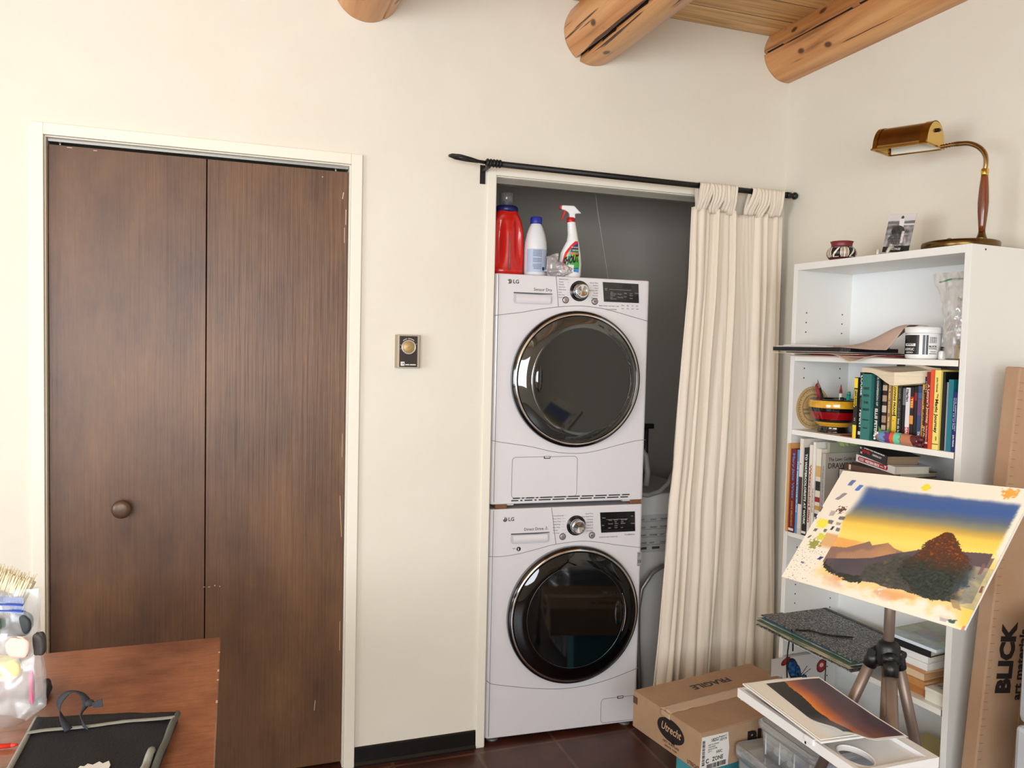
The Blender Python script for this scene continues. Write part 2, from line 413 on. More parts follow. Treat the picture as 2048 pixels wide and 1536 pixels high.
# pale chips and scratches in the veneer
b = B()
for (x, z, w, h, a) in [(.862,1.93,.003,.022,.15),(.872,1.86,.0022,.05,0),(.868,1.80,.0018,.05,0),(.795,1.985,.003,.004,0),(.868,.86,.0014,.14,-.05),(.87,.45,.0015,.10,0),(.455,.652,.006,.002,0),(.472,.655,.003,.004,0),(.487,.651,.003,.003,0),(.062,2.003,.014,.002,0),(.13,2.001,.01,.002,0),(.79,.22,.002,.035,.1),(.44,.653,.005,.0015,0),(.87,1.1,.0012,.08,0)]:
    X = Matrix.Translation((x,.0216,z)) @ Matrix.Rotation(a,4,'Y'); b.box(-w/2,0,-h/2,w/2,.0006,h/2,0,X)
look(b.build('scratches', M('bare_wood', (205,178,150), .8), door), 'pale scratches in the veneer')

# thermostat
th = thing('thermostat', 'small beige wall thermostat with dark face and round dial, left of the closet', 'thermostat', (-.262, 0, 1.364))
b = B(); b.prism([(0,0),(.088,0),(.080,-.026),(.006,-.026)], 0, .112, 0); b.build('housing', M('thermostat_beige', (176,164,142), .4, .5), th, bevel=.001)
b = B(); b.box(.011,-.0275,.004,.072,-.026,.108); look(b.build('face', M('thermostat_face', (48,38,36), .3), th), 'dark brown face plate')
X = frame((.042,-.0275,.071),(1,0,0),(0,0,1))
b = B(); b.lathe([(.0245,0),(.0245,.0025),(.0215,.003),(.0215,.001)], 40, 0, X); look(b.build('dial_ring', M('silver_ring', (205,196,180), .3, .6), th), 'pale dial ring')
d = B(); d.lathe([(.0195,0),(.0195,.005),(.018,.006),(0,.006)], 40, 0, X); dial = look(d.build('dial', M('dial_gold', (172,146,98), .45, .4), th), 'tan round dial')
b = B(); b.tube([(0,0,.0068),(-.011,-.005,.0068)], [.0016,.0006], 6, 0, X); look(b.build('pointer', M('pointer_brass', (226,196,140), .35, .6), dial), 'brass pointer')
b = B(); wm = M('print_white', (232,230,224), .6)
for k in range(11):
    a = PI*(.30+.042*k); 
    if k == 6: continue
    b.box(-.0012,-.0012,0,.0012,.0012,.0004,0,X @ Matrix.Rotation(a,4,'Z') @ Matrix.Translation((.0285,0,.0002)))
for a in (.12, .93, 1.07): b.box(-.002,-.0004,0,.003,.0004,.0004,0,X @ Matrix.Rotation(a*PI,4,'Z') @ Matrix.Translation((.0275,0,.0002)))
look(b.build('scale_marks', wm, th), 'white printed scale marks'); b = B(); b.box(.0155,-.0279,.008,.0285,-.0275,.0215); look(b.build('logo_plate', wm, th), 'white square logo'); b = B(); b.box(.031,-.0279,.010,.045,-.0275,.0132); b.box(.047,-.0279,.010,.067,-.0275,.0132)
look(b.build('maker_lettering', wm, th), 'tiny white printed line')
b = B(); b.box(.0185,-.0283,.0125,.0195,-.0278,.0175); b.box(.0228,-.0283,.0125,.0255,-.0278,.0175); b.build('logo_mark', MATS['thermostat_face'], th)

# left window, and an unseen rear one added to let in fill light
def win(name, loc, w, h, axis):
    b = B(); f = .045
    b.box(0,-.03,0,w,.03,f); b.box(0,-.03,h-f,w,.03,h); b.box(0,-.03,f,f,.03,h-f); b.box(w-f,-.03,f,w,.03,h-f); b.box(w/2-.02,-.025,f,w/2+.02,.025,h-f)
    o = b.build(name, trimw); o.location = loc; o.rotation_euler = (0,0,axis); struct(o)
win('window_1', (XL-.06, W1[0], W1[2]), W1[1]-W1[0], W1[3]-W1[2], PI/2)
win('window_fill_added', (W2[0], YF-.06, W2[2]), W2[1]-W2[0], W2[3]-W2[2], 0)
# ---------------------------------------------------------------- washer and dryer
enamel = M('enamel_white', (222,219,222), .22, coat=.5)
enam2 = M('enamel_fascia', (226,222,222), .28, coat=.3)
seam = M('seam_grey', (128,126,128), .6)
ink = M('ink_dark', (58,52,52), .6); inkg = M('ink_grey', (120,114,112), .6)
chrome = M('chrome', (225,228,232), .10, 1); blackg = M('black_gloss', (6,6,7), .12, coat=.6)
blackm = M('black_plastic', (11,11,12), .42)
glassd = M('door_glass', (40,44,43), .03, ior=2.1, coat=0)
glassb = M('bowl_glass', (10,11,11), .04, ior=1.6)
glassw = M('door_glass_black', (4,4,5), .03, ior=1.65)
glassx = M('bowl_glass_black', (5,6,8), .05, ior=1.7)
chromed = M('badge_silver', (170,165,160), .3, .8)
RA = -.05
ML = (.094, .012)
W_ = .602
def P(x, z, o=0): return frame((x, -o, z), (1,0,0), (0,0,1))
def polyline_seam(b, pts, r=.0011, y=-.0003, mi=0):
    # smooth the seam through its points
    out = []
    n = len(pts)
    for i in range(n-1):
        p0, p1, p2, p3 = pts[max(i-1,0)], pts[i], pts[i+1], pts[min(i+2,n-1)]
        for k in range(8):
            t = k/8
            out.append(tuple(.5*((2*p1[j])+(-p0[j]+p2[j])*t+(2*p0[j]-5*p1[j]+4*p2[j]-p3[j])*t*t+(-p0[j]+3*p1[j]-3*p2[j]+p3[j])*t**3) for j in (0,1)))
    out.append(pts[-1]); b.tube([(p[0], y, p[1]) for p in out], r, 6, mi)
def rrect(x0, z0, x1, z1, r, n=5):
    p = []
    for cx, cz, a0 in ((x1-r,z1-r,0),(x0+r,z1-r,PI/2),(x0+r,z0+r,PI),(x1-r,z0+r,1.5*PI)):
        for k in range(n+1):
            a = a0+PI/2*k/n; p.append((cx+r*math.cos(a), cz+r*math.sin(a)))
    return p
def machine(nm, label, zb, H, q):
    t = thing(nm, label, q['cat'], (ML[0], ML[1], zb), RA)
    z0 = q['foot']
    b = B()  # front shell: rounded front corners
    pts = []
    r = .014
    D = .60
    for cx, a0 in ((W_-r, -PI/2), (W_-r, 0)):
        pass
    poly = [(r*(1-math.cos(a)), r*(1-math.sin(a))) for a in [PI/2*k/6 for k in range(7)]]
    poly = [(0,D)]+poly+[(W_-x, y) for x, y in poly[::-1]]+[(W_,D)]
    b.prism(poly, z0, H, 0); look(b.build('body', enamel, t, bevel=.004), 'white enamel cabinet')
    # groove lines
    for nm_, pts_ in (('upper_seam', q['up']), ('lower_seam', q['low']), ('drawer_seam', list(q['split']))):
        b = B(); polyline_seam(b, pts_); b.build(nm_, seam, t)
    b = B(); b.tube([(.0125,-.0002,z0+.01),(.0125,-.0002,H-.004)], .0009, 6); b.build('corner_seam', seam, t)
    # detergent or filter drawer with its grip recess
    x0, zt, x1, zb_ = q['rec']
    b = B()
    pr = rrect(x0, zb_, x1, zt, .012)
    n = len(pr)
    o = B(); o.prism(pr, 0, .0018, 0, frame((0,-.0006,0),(1,0,0),(0,0,1)))
    dr = look(o.build('drawer_recess', M('recess_grey', (196,196,200), .3, coat=.2), t), 'grip recess of the drawer')
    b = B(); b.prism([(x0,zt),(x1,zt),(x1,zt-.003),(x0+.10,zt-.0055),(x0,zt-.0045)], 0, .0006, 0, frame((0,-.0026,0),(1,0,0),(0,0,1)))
    b.build('recess_painted_shadow', M('recess_shadow_grey', (88,88,92), .4), dr)  # dark strip paints the shade under the recess's upper edge
    b = B(); b.grid(10, 6, lambda i, j: (x0+.009+(x1-x0-.016)*i, -.0026-.006*math.sin(PI*j)*.7, zb_+.003+(zt-zb_-.012)*j)); b.build('recess_lip', enamel, dr)
    # badge and lettering
    bx, bz = q['lg']
    b = B(); b.lathe([(.0085,0),(.0085,.0012),(.0075,.0018),(0,.0018)], 30, 0, P(bx, bz, .0002))
    bd = look(b.build('badge', chromed, t), 'round silver badge')
    b = B(); b.box(-.0006,-.0035,0,.0006,.004,.0006,0,P(bx-.001,bz,.0022)); b.box(-.0006,-.004,0,.003,-.003,.0006,0,P(bx-.001,bz,.0022)); b.box(-.0048,.001,0,-.0032,.0026,.0006,0,P(bx,bz,.0022))
    b.tube([(.0055*math.cos(a),.0055*math.sin(a),.0004) for a in [ -.1-1.45*PI*k/14 for k in range(15)]], .0005, 5, 0, P(bx,bz,.0022)); b.build('badge_mark', ink, bd)
    b = B(); b.text('LG', P(bx+.0125, bz-.006, .0004), .0185, bold=.025); look(b.build('brand_lettering', ink, t), 'dark maker lettering')
    b = B(); sx, sz, ss, st = q['sub']; b.text(st, P(sx, sz, .0004), ss, bold=.008, align='RIGHT'); look(b.build('model_lettering', ink, t), 'small dark lettering over the drawer')
    # programme names around the dial
    kx, kz = q['knob']
    b = B()
    for k, s in enumerate(q['left']):
        zz = q['lt']-k*q['dz']; b.text(s, P(q['lx'], zz, .0004), .0062, bold=.01)
        b.box(q['lx']+.034, -.0006, zz+.0016, kx-.048+.004*abs(k-3), -.0003, zz+.0021)
    look(b.build('programme_lettering', inkg, t), 'left column of tiny programme names'); b = B()
    for k, s in enumerate(q['right']):
        zz = q['rt']-k*q['dz']; b.text(s, P(q['rx'], zz, .0004), .0062, bold=.01, align='RIGHT')
        b.box(kx+.046-.002*abs(k-3), -.0006, zz+.0016, q['rx']-.03, -.0003, zz+.0021)
    look(b.build('programme_lettering', inkg, t), 'right column of tiny programme names')
    # programme knob
    kp = thing('k','','',(0,0,0)) if 0 else None
    b = B(); b.lathe([(.0375,0),(.0375,.0015),(.034,.003),(.028,.0005)], 48, 0, P(kx, kz, .0002))
    kn = look(b.build('programme_dial', blackg, t), 'glossy black dial surround with chrome knob')
    b = B(); b.lathe([(.0265,0),(.0265,.008),(.0245,.0095),(.0245,.011),(.0262,.0125),(.0262,.026),(.0235,.0285),(.018,.0265),(0,.0235)], 48, 0, P(kx+.001, kz-.001, .001))
    look(b.build('knob', chrome, kn), 'chrome knob')
    b = B(); b.box(-.0012,-.02,0,.0012,-.0165,.0006,0, P(kx+.001,kz-.001,.0285) @ Matrix.Rotation(.9,4,'Z')); b.build('knob_mark', blackm, kn)
    # buttons
    for (x, z, ic) in q['btn']:
        b = B(); b.lathe([(.0125,0),(.0125,.001),(.011,.001)], 30, 1, P(x, z, .0002)); b.lathe([(.0102,0),(.0102,.0025),(.009,.0032),(0,.0032)], 30, 0, P(x, z, .0002))
        bt = look(b.build('button', [M('button_silver', (176,170,168), .35, .5), ink], t), 'round silver push button')
        b = B()
        if ic == 'p':
            b.tube([(.0042*math.cos(a),.0042*math.sin(a),.0034) for a in [PI/2+.5+(2*PI-1)*k/16 for k in range(17)]], .0005, 5, 0, P(x,z,.0002)); b.box(-.0005,.0005,.003,.0005,.005,.0038,0,P(x,z,.0002))
        else:
            b.prism([(-.005,-.0035),(-.005,.0035),(-.0005,0)], .003, .0038, 0, P(x,z,.0002)); b.box(.0008,-.0035,.003,.002,.0035,.0038,0,P(x,z,.0002)); b.box(.003,-.0035,.003,.0042,.0035,.0038,0,P(x,z,.0002))
        b.build('button_icon', ink, bt)
    # display
    dx0, dz1, dx1, dz0 = q['disp']
    b = B(); b.prism([(dx0,dz1),(dx1,dz1-.001),(dx1+.004,dz0),(dx0+.007,dz0)], 0, .0012, 0, frame((0,-.0002,0),(1,0,0),(0,0,1)))
    dp = look(b.build('display', blackg, t), 'glossy black display panel')
    b = B()
    w = dx1-dx0; h = dz1-dz0
    for (u, v_, s) in q['dtext']: b.text(s, P(dx0+.006+u*w, dz1-v_*h, .0016), .0058, bold=.01)
    b.box(dx0+w*.18, -.0019, dz1-h*.37, dx0+w*.80, -.0016, dz1-h*.355)
    look(b.build('display_lettering', M('ink_light', (150,150,152), .5), dp), 'tiny pale display lettering')
    b = B(); b.box(dx0+w*.55, -.0018, dz1-h*.27, dx0+w*.80, -.0015, dz1-h*.08); b.box(dx0+w*.10,-.0018,dz0+h*.03,dx0+w*.97,-.0015,dz0+h*.14)
    b.build('display_window', M('display_grey', (26,26,28), .2), dp)
    # print under the display
    b = B()
    for (x, z, s, sz) in q['foot_text']: b.text(s, P(x, z, .0004), sz, bold=.01)
    look(b.build('fascia_print', M('ink_brown', (120,92,76), .6), t), 'tiny printed notes under the display')
    # door
    dcx, dcz, R = q['door']; X = P(dcx, dcz, 0); gm, bm = q['glass']
    b = B()
    b.lathe([(R,0,0),(R,.018,0),(R-.004,.024,0),(R-.009,.0255,0),(R-.011,.028,1),(R-.0155,.0285,1),(R-.018,.0275,0),(R-.022,.026,0)], 120, 0, X)
    dr_ = look(b.build('door', [blackg, chrome], t), q['dlabel'])
    b = B(); r1 = R-.021; ri = q['ri']
    cx2, cz2 = q['icx'], q['icz']
    # ring of glass between the rim and the bowl, the bowl sits off centre
    n = 120; vs = []; prof = []
    for s_ in range(7):
        k = s_/6; rr = r1+(ri-r1)*k
        for j in range(n):
            a = 2*PI*j/n; vs.append((rr*math.cos(a)+cx2*k, rr*math.sin(a)+cz2*k, .027+.010*math.sin(k*PI/2)))
    fs = [(s_*n+j, s_*n+(j+1) % n, (s_+1)*n+(j+1) % n, (s_+1)*n+j) for s_ in range(6) for j in range(n)]
    b.add(vs, fs, 0, True, X); gl = look(b.build('glass_ring', gm, dr_), 'dark tinted glass ring')
    b = B(); pr = [(ri,.037),(ri-.003,.034),(ri-.010,.030)]
    for k in range(1,11):
        a = k/10*PI/2; pr.append(((ri-.010)*math.cos(a), .030-q['bowl']*math.sin(a)))
    b.lathe(pr, 100, 0, X @ Matrix.Translation((cx2,cz2,0))); look(b.build('glass_bowl', bm, dr_), 'dark glass bowl of the door')
    b = B(); b.tube([((ri-.0015)*math.cos(2*PI*j/100)+cx2, (ri-.0015)*math.sin(2*PI*j/100)+cz2, .0372) for j in range(100)], .0007, 6, 0, X, closed=True)
    b.build('bowl_trim', M('trim_dark_chrome', (120,122,124), .25, .9), dr_)
    # handle: crescent grip edged in chrome
    s = q['hs']
    arc = [( (ri+.004)*math.cos(a)*s+cx2, (ri+.004)*math.sin(a)+cz2, .039) for a in [q['ha']+q['hw']*(k/24-.5) for k in range(25)]]
    b = B(); b.tube(arc, [.0006+.0016*math.sin(PI*k/24) for k in range(25)], 8, 0, X); hd = look(b.build('handle', chrome, dr_), 'thin curved chrome handle edge')
    hx, hz = (ri-.024)*math.cos(q['ha'])*s+cx2, (ri-.024)*math.sin(q['ha'])+cz2
    b = B(); b.ellipsoid((hx, hz, .030), (.019,.062,.011), 28, 0, X); look(b.build('handle_cup', M('cup_black', (9,9,10), .04, ior=1.8), hd), 'glossy black finger cup')
    # service hatch
    hx0, hz0, hx1, hz1 = q['hatch']
    b = B(); pr = rrect(hx0, hz0, hx1, hz1, .014); b.tube([(p[0], -.0003, p[1]) for p in pr], .0009, 6, 0, closed=True)
    look(b.build('hatch', seam, t), 'outline of the service hatch')
    b = B(); lx, lz = q['latch']; b.box(lx-.012, -.003, lz-.005, lx+.012, .0, lz+.004); b.box(lx-.0095,-.0042,lz-.0015,lx+.0095,-.0028,lz+.003,1)
    look(b.build('hatch_latch', [M('latch_dark', (46,46,48), .5), enamel], t), 'small hatch latch')
    return t
L1 = ['SENSOR DRY','Cotton','Normal','Easy Care','Bulky Items','Jeans','Skin Care','Quick Dry']
R1 = ['Sports Wear','Delicate','Wool','MANUAL DRY','Towels','Cool Air','Warm Air','Download']
dz0 = .877
dry = machine('clothes_dryer', 'white front-loading dryer with a smoky see-through door, stacked on top of the washer', dz0, .826, dict(cat='dryer', foot=0,
    up=[(.0,.676),(.05,.684),(.094,.690),(.165,.704),(.236,.715),(.323,.722),(.40,.717),(.462,.706),(.53,.690),(W_,.674)],
    low=[(.0,.232),(.03,.226),(.144,.208),(.24,.187),(.329,.180),(.40,.188),(.478,.206),(.55,.222),(W_,.228)],
    split=[(.227,.826),(.239,.717)], rec=(.068,.762,.214,.722), lg=(.053,.799), sub=(.213,.770,.0150,'Sensor Dry'),
    knob=(.319,.776), left=L1, right=R1, lx=.238, lt=.8135, rx=.392, rt=.806, dz=.0093,
    btn=[(.266,.7415,'p'),(.380,.7405,'s')], disp=(.409,.813,.553,.741),
    dtext=[(.02,.35,'Wet'),(.02,.42,'Dry'),(.18,.52,'Very'),(.18,.60,'More Dry'),(.18,.68,'Normal'),(.18,.77,'Less'),(.18,.86,'Damp Dry'),(.38,.60,'Energy'),(.38,.77,'Time Dry'),(.56,.55,'High'),(.56,.72,'Low'),(.72,.55,'Less'),(.72,.65,'More'),(.72,.80,'Child'),(.86,.52,'Option')],
    foot_text=[(.396,.724,'SMART DRYER  ANTI BACT. LINE',.0055),(.425,.712,'7 kg CONDENSER',.0055),(.487,.728,'Dry',.007),(.508,.728,'Sig',.007),(.528,.728,'Cr',.007),(.547,.728,'Lk',.007),(.487,.717,'mm',.006),(.508,.717,'mm',.006),(.528,.717,'mm',.006),(.547,.717,'mm',.006)],
    door=(.3135,.4535,.2495), glass=(glassd, glassb), ri=.1905, icx=.014, icz=-.002, bowl=.075, hs=-1, ha=.02, hw=1.25,
    hatch=(.078,.021,.329,.170), latch=(.210,.168), dlabel='round door with smoky see-through glass'))
# vent slots at the foot of the dryer and a small vertical mark
b = B()
x = .078
widths = [.03,.012,.034,.012,.05,.05,.05,.05,.05,.05,.035]
for row in (0,1):
    x = .078+.006*row
    for k, w in enumerate(widths):
        if x+w > .55: break
        b.box(x, -.0014, .0125+row*.0085-.0022, x+w-.004, .0, .0125+row*.0085+.0022); x += w+.004
look(b.build('vent_slots', M('slot_dark', (50,50,52), .6), dry), 'two rows of dark vent slots')
for x in (.06, .52):
    b = B(); b.box(x, .01, -.006, x+.03, .04, .0); look(b.build('foot', M('foot_white', (200,198,196), .5), dry), 'white plastic foot')
L2 = ['Cotton/Normal','Perm. Press','Heavy Duty','Bulky/Large','Baby Wear','Sanitary','Tub Clean']
R2 = ['Speed Wash','Hand Wash/Wool','Delicates','Cold Wash','Speed 14','Small Load','Download']
wsh = machine('washing_machine', 'white front-loading washer with a black glass door, standing on the floor under the dryer', 0, .860, dict(cat='washing machine', foot=.018,
    up=[(.0,.690),(.05,.688),(.116,.695),(.19,.710),(.25,.722),(.348,.729),(.42,.722),(.49,.709),(.56,.698),(W_,.692)],
    low=[(.0,.236),(.012,.226),(.03,.219),(.10,.204),(.186,.188),(.29,.176),(.385,.178),(.45,.187),(.506,.199),(.56,.214),(W_,.226)],
    split=[(.233,.858),(.253,.7235)], rec=(.079,.770,.226,.731), lg=(.056,.822), sub=(.204,.778,.0145,'Direct Drive'),
    knob=(.331,.789), left=L2, right=R2, lx=.240, lt=.826, rx=.398, rt=.829, dz=.0107,
    btn=[(.279,.7495,'p'),(.395,.7495,'s')], disp=(.425,.834,.567,.757),
    dtext=[(.02,.30,'Wash'),(.02,.66,'Spin'),(.20,.42,'Heavy'),(.20,.60,'Normal'),(.20,.80,'Light'),(.36,.42,'Ex.Hot'),(.38,.51,'Hot'),(.38,.60,'Warm'),(.38,.70,'Cool'),(.38,.80,'Cold'),(.56,.42,'Extra High'),(.56,.51,'High'),(.56,.60,'Medium'),(.56,.80,'Low'),(.85,.26,'Soil'),(.85,.62,'Option')],
    foot_text=[(.425,.738,'INVERTER DIRECT DRIVE LINE',.0055),(.527,.743,'TrueBalance',.0085),(.212,.783,'6',.012),(.209,.779,'Motion',.0045),(.087,.712,'NSF',.007)],
    door=(.327,.4575,.2575), glass=(glassw, glassx), ri=.192, icx=.0, icz=.0, bowl=.10, hs=1, ha=.02, hw=.78,
    hatch=(.452,.026,.640,.120), latch=(.530,.120), dlabel='round door with black glass'))
# inverter sticker
b = B(); b.box(.5835,-.0007,.622,.6005,-.0003,.676); st = look(b.build('energy_sticker', M('sticker_grey', (150,148,148), .5), wsh), 'grey sticker with a large 10')
b = B(); b.text('10', P(.5842,.634,.0008), .018, bold=.03, sx=.8); b.text('YEAR', P(.5845,.667,.0008), .0055, bold=.02); b.text('WARRANTY', P(.5845,.660,.0008), .0028, bold=.02); b.box(.5842,-.0010,.624,.5998,-.0007,.6248); b.build('sticker_print', ink, st)
b = B(); b.lathe([(.008,0),(.008,.0006),(0,.0006)], 24, 0, P(.110,.712,.0002)); bb_ = look(b.build('round_mark', M('mark_black', (20,20,22), .5), wsh), 'small round black mark')
b = B(); b.text('5', P(.1065,.7075,.001), .0115, bold=.03); b.build('mark_digit', M('print_white2', (230,230,230), .5), bb_)
for x in (.035, .565):
    b = B(); b.lathe([(.023,0),(.023,.004),(.019,.008),(.012,.010),(.012,.022)], 28, 0, Matrix.Translation((x,.035,0))); look(b.build('foot', M('foot_grey', (120,118,116), .4, .4), wsh), 'grey levelling foot')
# wooden shims between the machines
shim = M('shim_brown', (120,78,46), .7)
def onfront(x, y, z=0):
    c, s_ = math.cos(RA), math.sin(RA); return (ML[0]+x*c-y*s_, ML[1]+x*s_+y*c, z)
for x, lab in ((.02, 'brown wooden shim between dryer and washer at the left corner'), (.55, 'brown wooden shim between dryer and washer at the right corner')):
    b = B(); b.box(0,0,0,.045,.07,.0165); o = b.build('wooden_shim', shim, bevel=.003); o.location = onfront(x,.006,.8602); o.rotation_euler = (0,0,RA); tag(o, lab, 'shim', 'shims between the machines')

# ---------------------------------------------------------------- things on the dryer
TZ = .877+.826+.0005
red = M('detergent_red', (206,22,14), .3, coat=.4, sss=.05)
d = thing('detergent_jug', 'large red laundry detergent jug with blue collar and clear cap, leftmost on the dryer', 'jug', onfront(.068,.115,TZ), RA)
def jug_ring(z):  # half widths x,y at height
    ks = [(0,.060,.050),(.015,.066,.054),(.08,.067,.055),(.16,.064,.054),(.20,.056,.048),(.225,.044,.040),(.235,.040,.038)]
    for a, c in zip(ks, ks[1:]):
        if a[0] <= z <= c[0]:
            t = (z-a[0])/(c[0]-a[0]); return a[1]+(c[1]-a[1])*t, a[2]+(c[2]-a[2])*t
    return ks[-1][1:]
b = B()
def jug(i, j):
    z = .235*j; hx, hy = jug_ring(z); a = 2*PI*i
    cx, sy = math.cos(a), math.sin(a); p = 2/2.6
    x = hx*abs(cx)**p*(1 if cx > 0 else -1); y = hy*abs(sy)**p*(1 if sy > 0 else -1)
    # pinched grip: front face hollowed on both sides of the handle rib
    if sy < 0:
        w = abs(x)/hx; zz = (z-.12)/.10
        dent = max(0, 1-zz*zz)*math.exp(-((w-.52)/.24)**2)
        y += .020*dent
    return (x, y, z)
b.grid(96, 60, jug); b.f.append([j for j in range(96)][::-1]); b.m.append(0); b.s.append(False)
look(b.build('jug_body', red, d), 'red plastic body with moulded grip')
b = B(); b.tube([(0,-.056,.02),(0,-.0545,.06),(0,-.0535,.11),(0,-.0525,.15)], [.0045,.0035,.003,.001], 8); look(b.build('level_window', M('jug_window', (150,96,96), .3), d), 'narrow translucent level strip')
b = B(); b.lathe([(.039,.232),(.043,.236),(.043,.250),(.036,.256),(.016,.256),(.015,.275),(.012,.275),(.012,.258)], 36); look(b.build('collar', M('collar_blue', (24,30,96), .35), d), 'blue pouring collar')
b = B()
b.lathe([(.0255,.252),(.0285,.300),(.0275,.302),(.0245,.256)], 32); look(b.build('measuring_cap', clearmat('cap_clear', film=.10, gloss=.06), d), 'clear measuring cap')
bl = thing('bleach_bottle', 'white plastic bottle with blue screw cap and pale blue label, right of the red jug', 'bottle', onfront(.171,.075,TZ), RA)
whitep = M('white_plastic', (224,226,230), .32)
b = B(); b.lathe([(.036,0),(.0405,.006),(.0415,.02),(.0415,.105),(.040,.125),(.034,.155),(.026,.178),(.020,.190),(.0185,.194)], 48); b.build('bottle_body', whitep, bl)
b = B(); b.lathe([(.021,.192),(.0215,.196),(.0215,.214),(.020,.217),(0,.217)], 36); look(b.build('screw_cap', M('cap_blue', (28,44,150), .35), bl), 'blue screw cap')
def cylwarp(R, dy=0):
    def f(v):
        a = v.x/R; return Vector((R*math.sin(a), v.y, R*math.cos(a)-R+v.z))
    return f
def lab_grid(R, a0, a1, z0, z1, mat, name, parent, e=.0005):
    b = B(); b.grid(24, 4, lambda i, j: ((R+e)*math.sin(a0+(a1-a0)*i), -(R+e)*math.cos(a0+(a1-a0)*i), z0+(z1-z0)*j)); return b.build(name, mat, parent)
la = look(lab_grid(.0415,-1.15,1.15,.014,.098,M('label_pale_blue',(176,190,212),.5),'label',bl), 'pale blue label with small print')
b = B()
def on_cyl(R, a, z): # matrix for text placed on a cylinder facing -y rotated by a
    return Matrix.Rotation(a,4,'Z') @ frame((0,-R,z),(1,0,0),(0,0,1))
for k in range(17):
    z = .092-.0042*k
    if z < .03: s_ = .045
    else: s_ = .055
    if k in (6,11): continue
    b.text('ml nim uatin rlo catin mnel niu ate rul non mia tre'[:46], on_cyl(.0424,-.12,z), .0036, warp=cylwarp(.0424), align='CENTER', width=s_*.62, bold=.03)
b.build('label_print', M('ink_blue_grey', (92,104,136), .6), la)
b = B(); b.lathe([(.0065,0),(.0065,.0006),(0,.0006)], 24, 0, on_cyl(.0424,.45,.027)); b.build('label_seal', M('seal_blue', (30,62,140), .5), la)
b = B()
b.text('CLOROX'[:3]+'ROX', Matrix.Rotation(1.02,4,'Z') @ frame((0,-.0424,.088),(0,0,-1),(1,0,0)), .017, bold=.03); look(b.build('label_lettering', M('mark_black2',(22,26,40),.5), la), 'black sideways lettering')
# spray bottle
sp = thing('spray_bottle', 'white trigger spray bottle with a rainbow coloured label and red trigger, on the dryer', 'spray bottle', onfront(.300,.058,TZ), RA-.20)
b = B()
def spr(i, j):
    z = .205*j; a = 2*PI*i
    ks = [(0,.0,.038,.024),(.01,.0,.042,.027),(.05,.001,.043,.027),(.09,.002,.038,.025),(.12,.006,.028,.021),(.135,.009,.0225,.019),(.16,.008,.0185,.017),(.19,.004,.0165,.0155),(.205,.002,.0155,.015)]
    for p, q in zip(ks, ks[1:]):
        if p[0] <= z <= q[0]+1e-9:
            t = (z-p[0])/(q[0]-p[0]); t2 = t
            cx, hx, hy = [p[k]+(q[k]-p[k])*t2 for k in (1,2,3)]; break
    x = cx+hx*math.cos(a); y = hy*math.sin(a)
    if z > .13 and math.cos(a) < 0: x += .0012*math.sin(z*900)
    if z > .125: x += .006*(z-.125)/.08*0
    return (x, y, z)
b.grid(64, 80, spr); b.f.append([j for j in range(64)][::-1]); b.m.append(0); b.s.append(False)
b.build('bottle_body', M('white_gloss', (232,232,232), .2, coat=.3), sp)
b = B(); b.lathe([(.0145,.204),(.0150,.206),(.0150,.219),(.013,.222)], 30, 0, Matrix.Translation((.0,0,0))); look(b.build('neck_ring', M('shout_red', (196,24,26), .35), sp), 'red neck ring')
b = B(); b.prism([(.016,.219),(.014,.236),(.038,.238),(.010,.265),(-.036,.266),(-.037,.250),(-.022,.247),(-.008,.238),(-.006,.221)], -.0105, .0105, 0, frame((0,0,0),(1,0,0),(0,0,1)))
head = b.build('trigger_head', MATS['white_gloss'], sp, bevel=.004)
b = B(); b.box(-.044,-.007,.251,-.036,.007,.265); b.prism([(-.028,.248),(-.018,.246),(-.022,.232),(-.034,.213),(-.040,.208),(-.036,.222),(-.031,.234)], -.006, .006, 0, frame((0,0,0),(1,0,0),(0,0,1)))
look(b.build('trigger', MATS['shout_red'], sp, bevel=.0015), 'red trigger and nozzle')
# rainbow label painted on the belly
def labf(i, j):
    z = .012+.122*j; a = -PI/2+(i-.5)*1.9
    cx = .0025*z/.09; ks = [(.0,.040,.0255),(.05,.043,.027),(.09,.038,.025),(.12,.028,.021),(.14,.0215,.0185)]
    for p, q in zip(ks, ks[1:]):
        if p[0] <= z <= q[0]:
            t = (z-p[0])/(q[0]-p[0]); hx, hy = p[1]+(q[1]-p[1])*t, p[2]+(q[2]-p[2])*t; break
    if z > .09: cx = .002+(z-.09)/.045*.007
    return Vector((cx+(hx+.0008)*math.cos(a), (hy+.0008)*math.sin(a), z))
def labc(u, v):
    # v up; arc bands centred low right
    d = math.hypot((u-1.0)*.70, (v-.34)*.92)
    if u > .93 or v < .03: return (236,236,236)
    if d > .66: return (236,236,236)
    if d > .56: return (214,40,40)
    if v > .78 and u > .25: return mix((30,40,120),(40,60,140),u)
    if u < .45 and v > .30: return mix((244,230,60),(70,170,226), sstep(.20,.45,u))
    c = mix((34,60,150),(66,168,70), sstep(.85,.5,v))
    c = mix(c, (240,220,60), sstep(.62,.56,v)*sstep(.42,.5,v)*.6*(u > .5))
    c = mix(c, (60,150,220), sstep(.25,.12,v))
    if v < .28 and u < .62: c = (236,236,230)
    return c
b = B(); b.grid(60, 70, labf); cols = [labc(i/60, j/70) for j in range(71) for i in range(61)]
lb = look(b.build('label', vmat('label_paint', .35), sp, colors=cols), 'rainbow coloured label')
b = B()
def lw(v):
    i = v.x; j = v.y; p = labf(i, j); return p+Vector((0,-.0007,0))
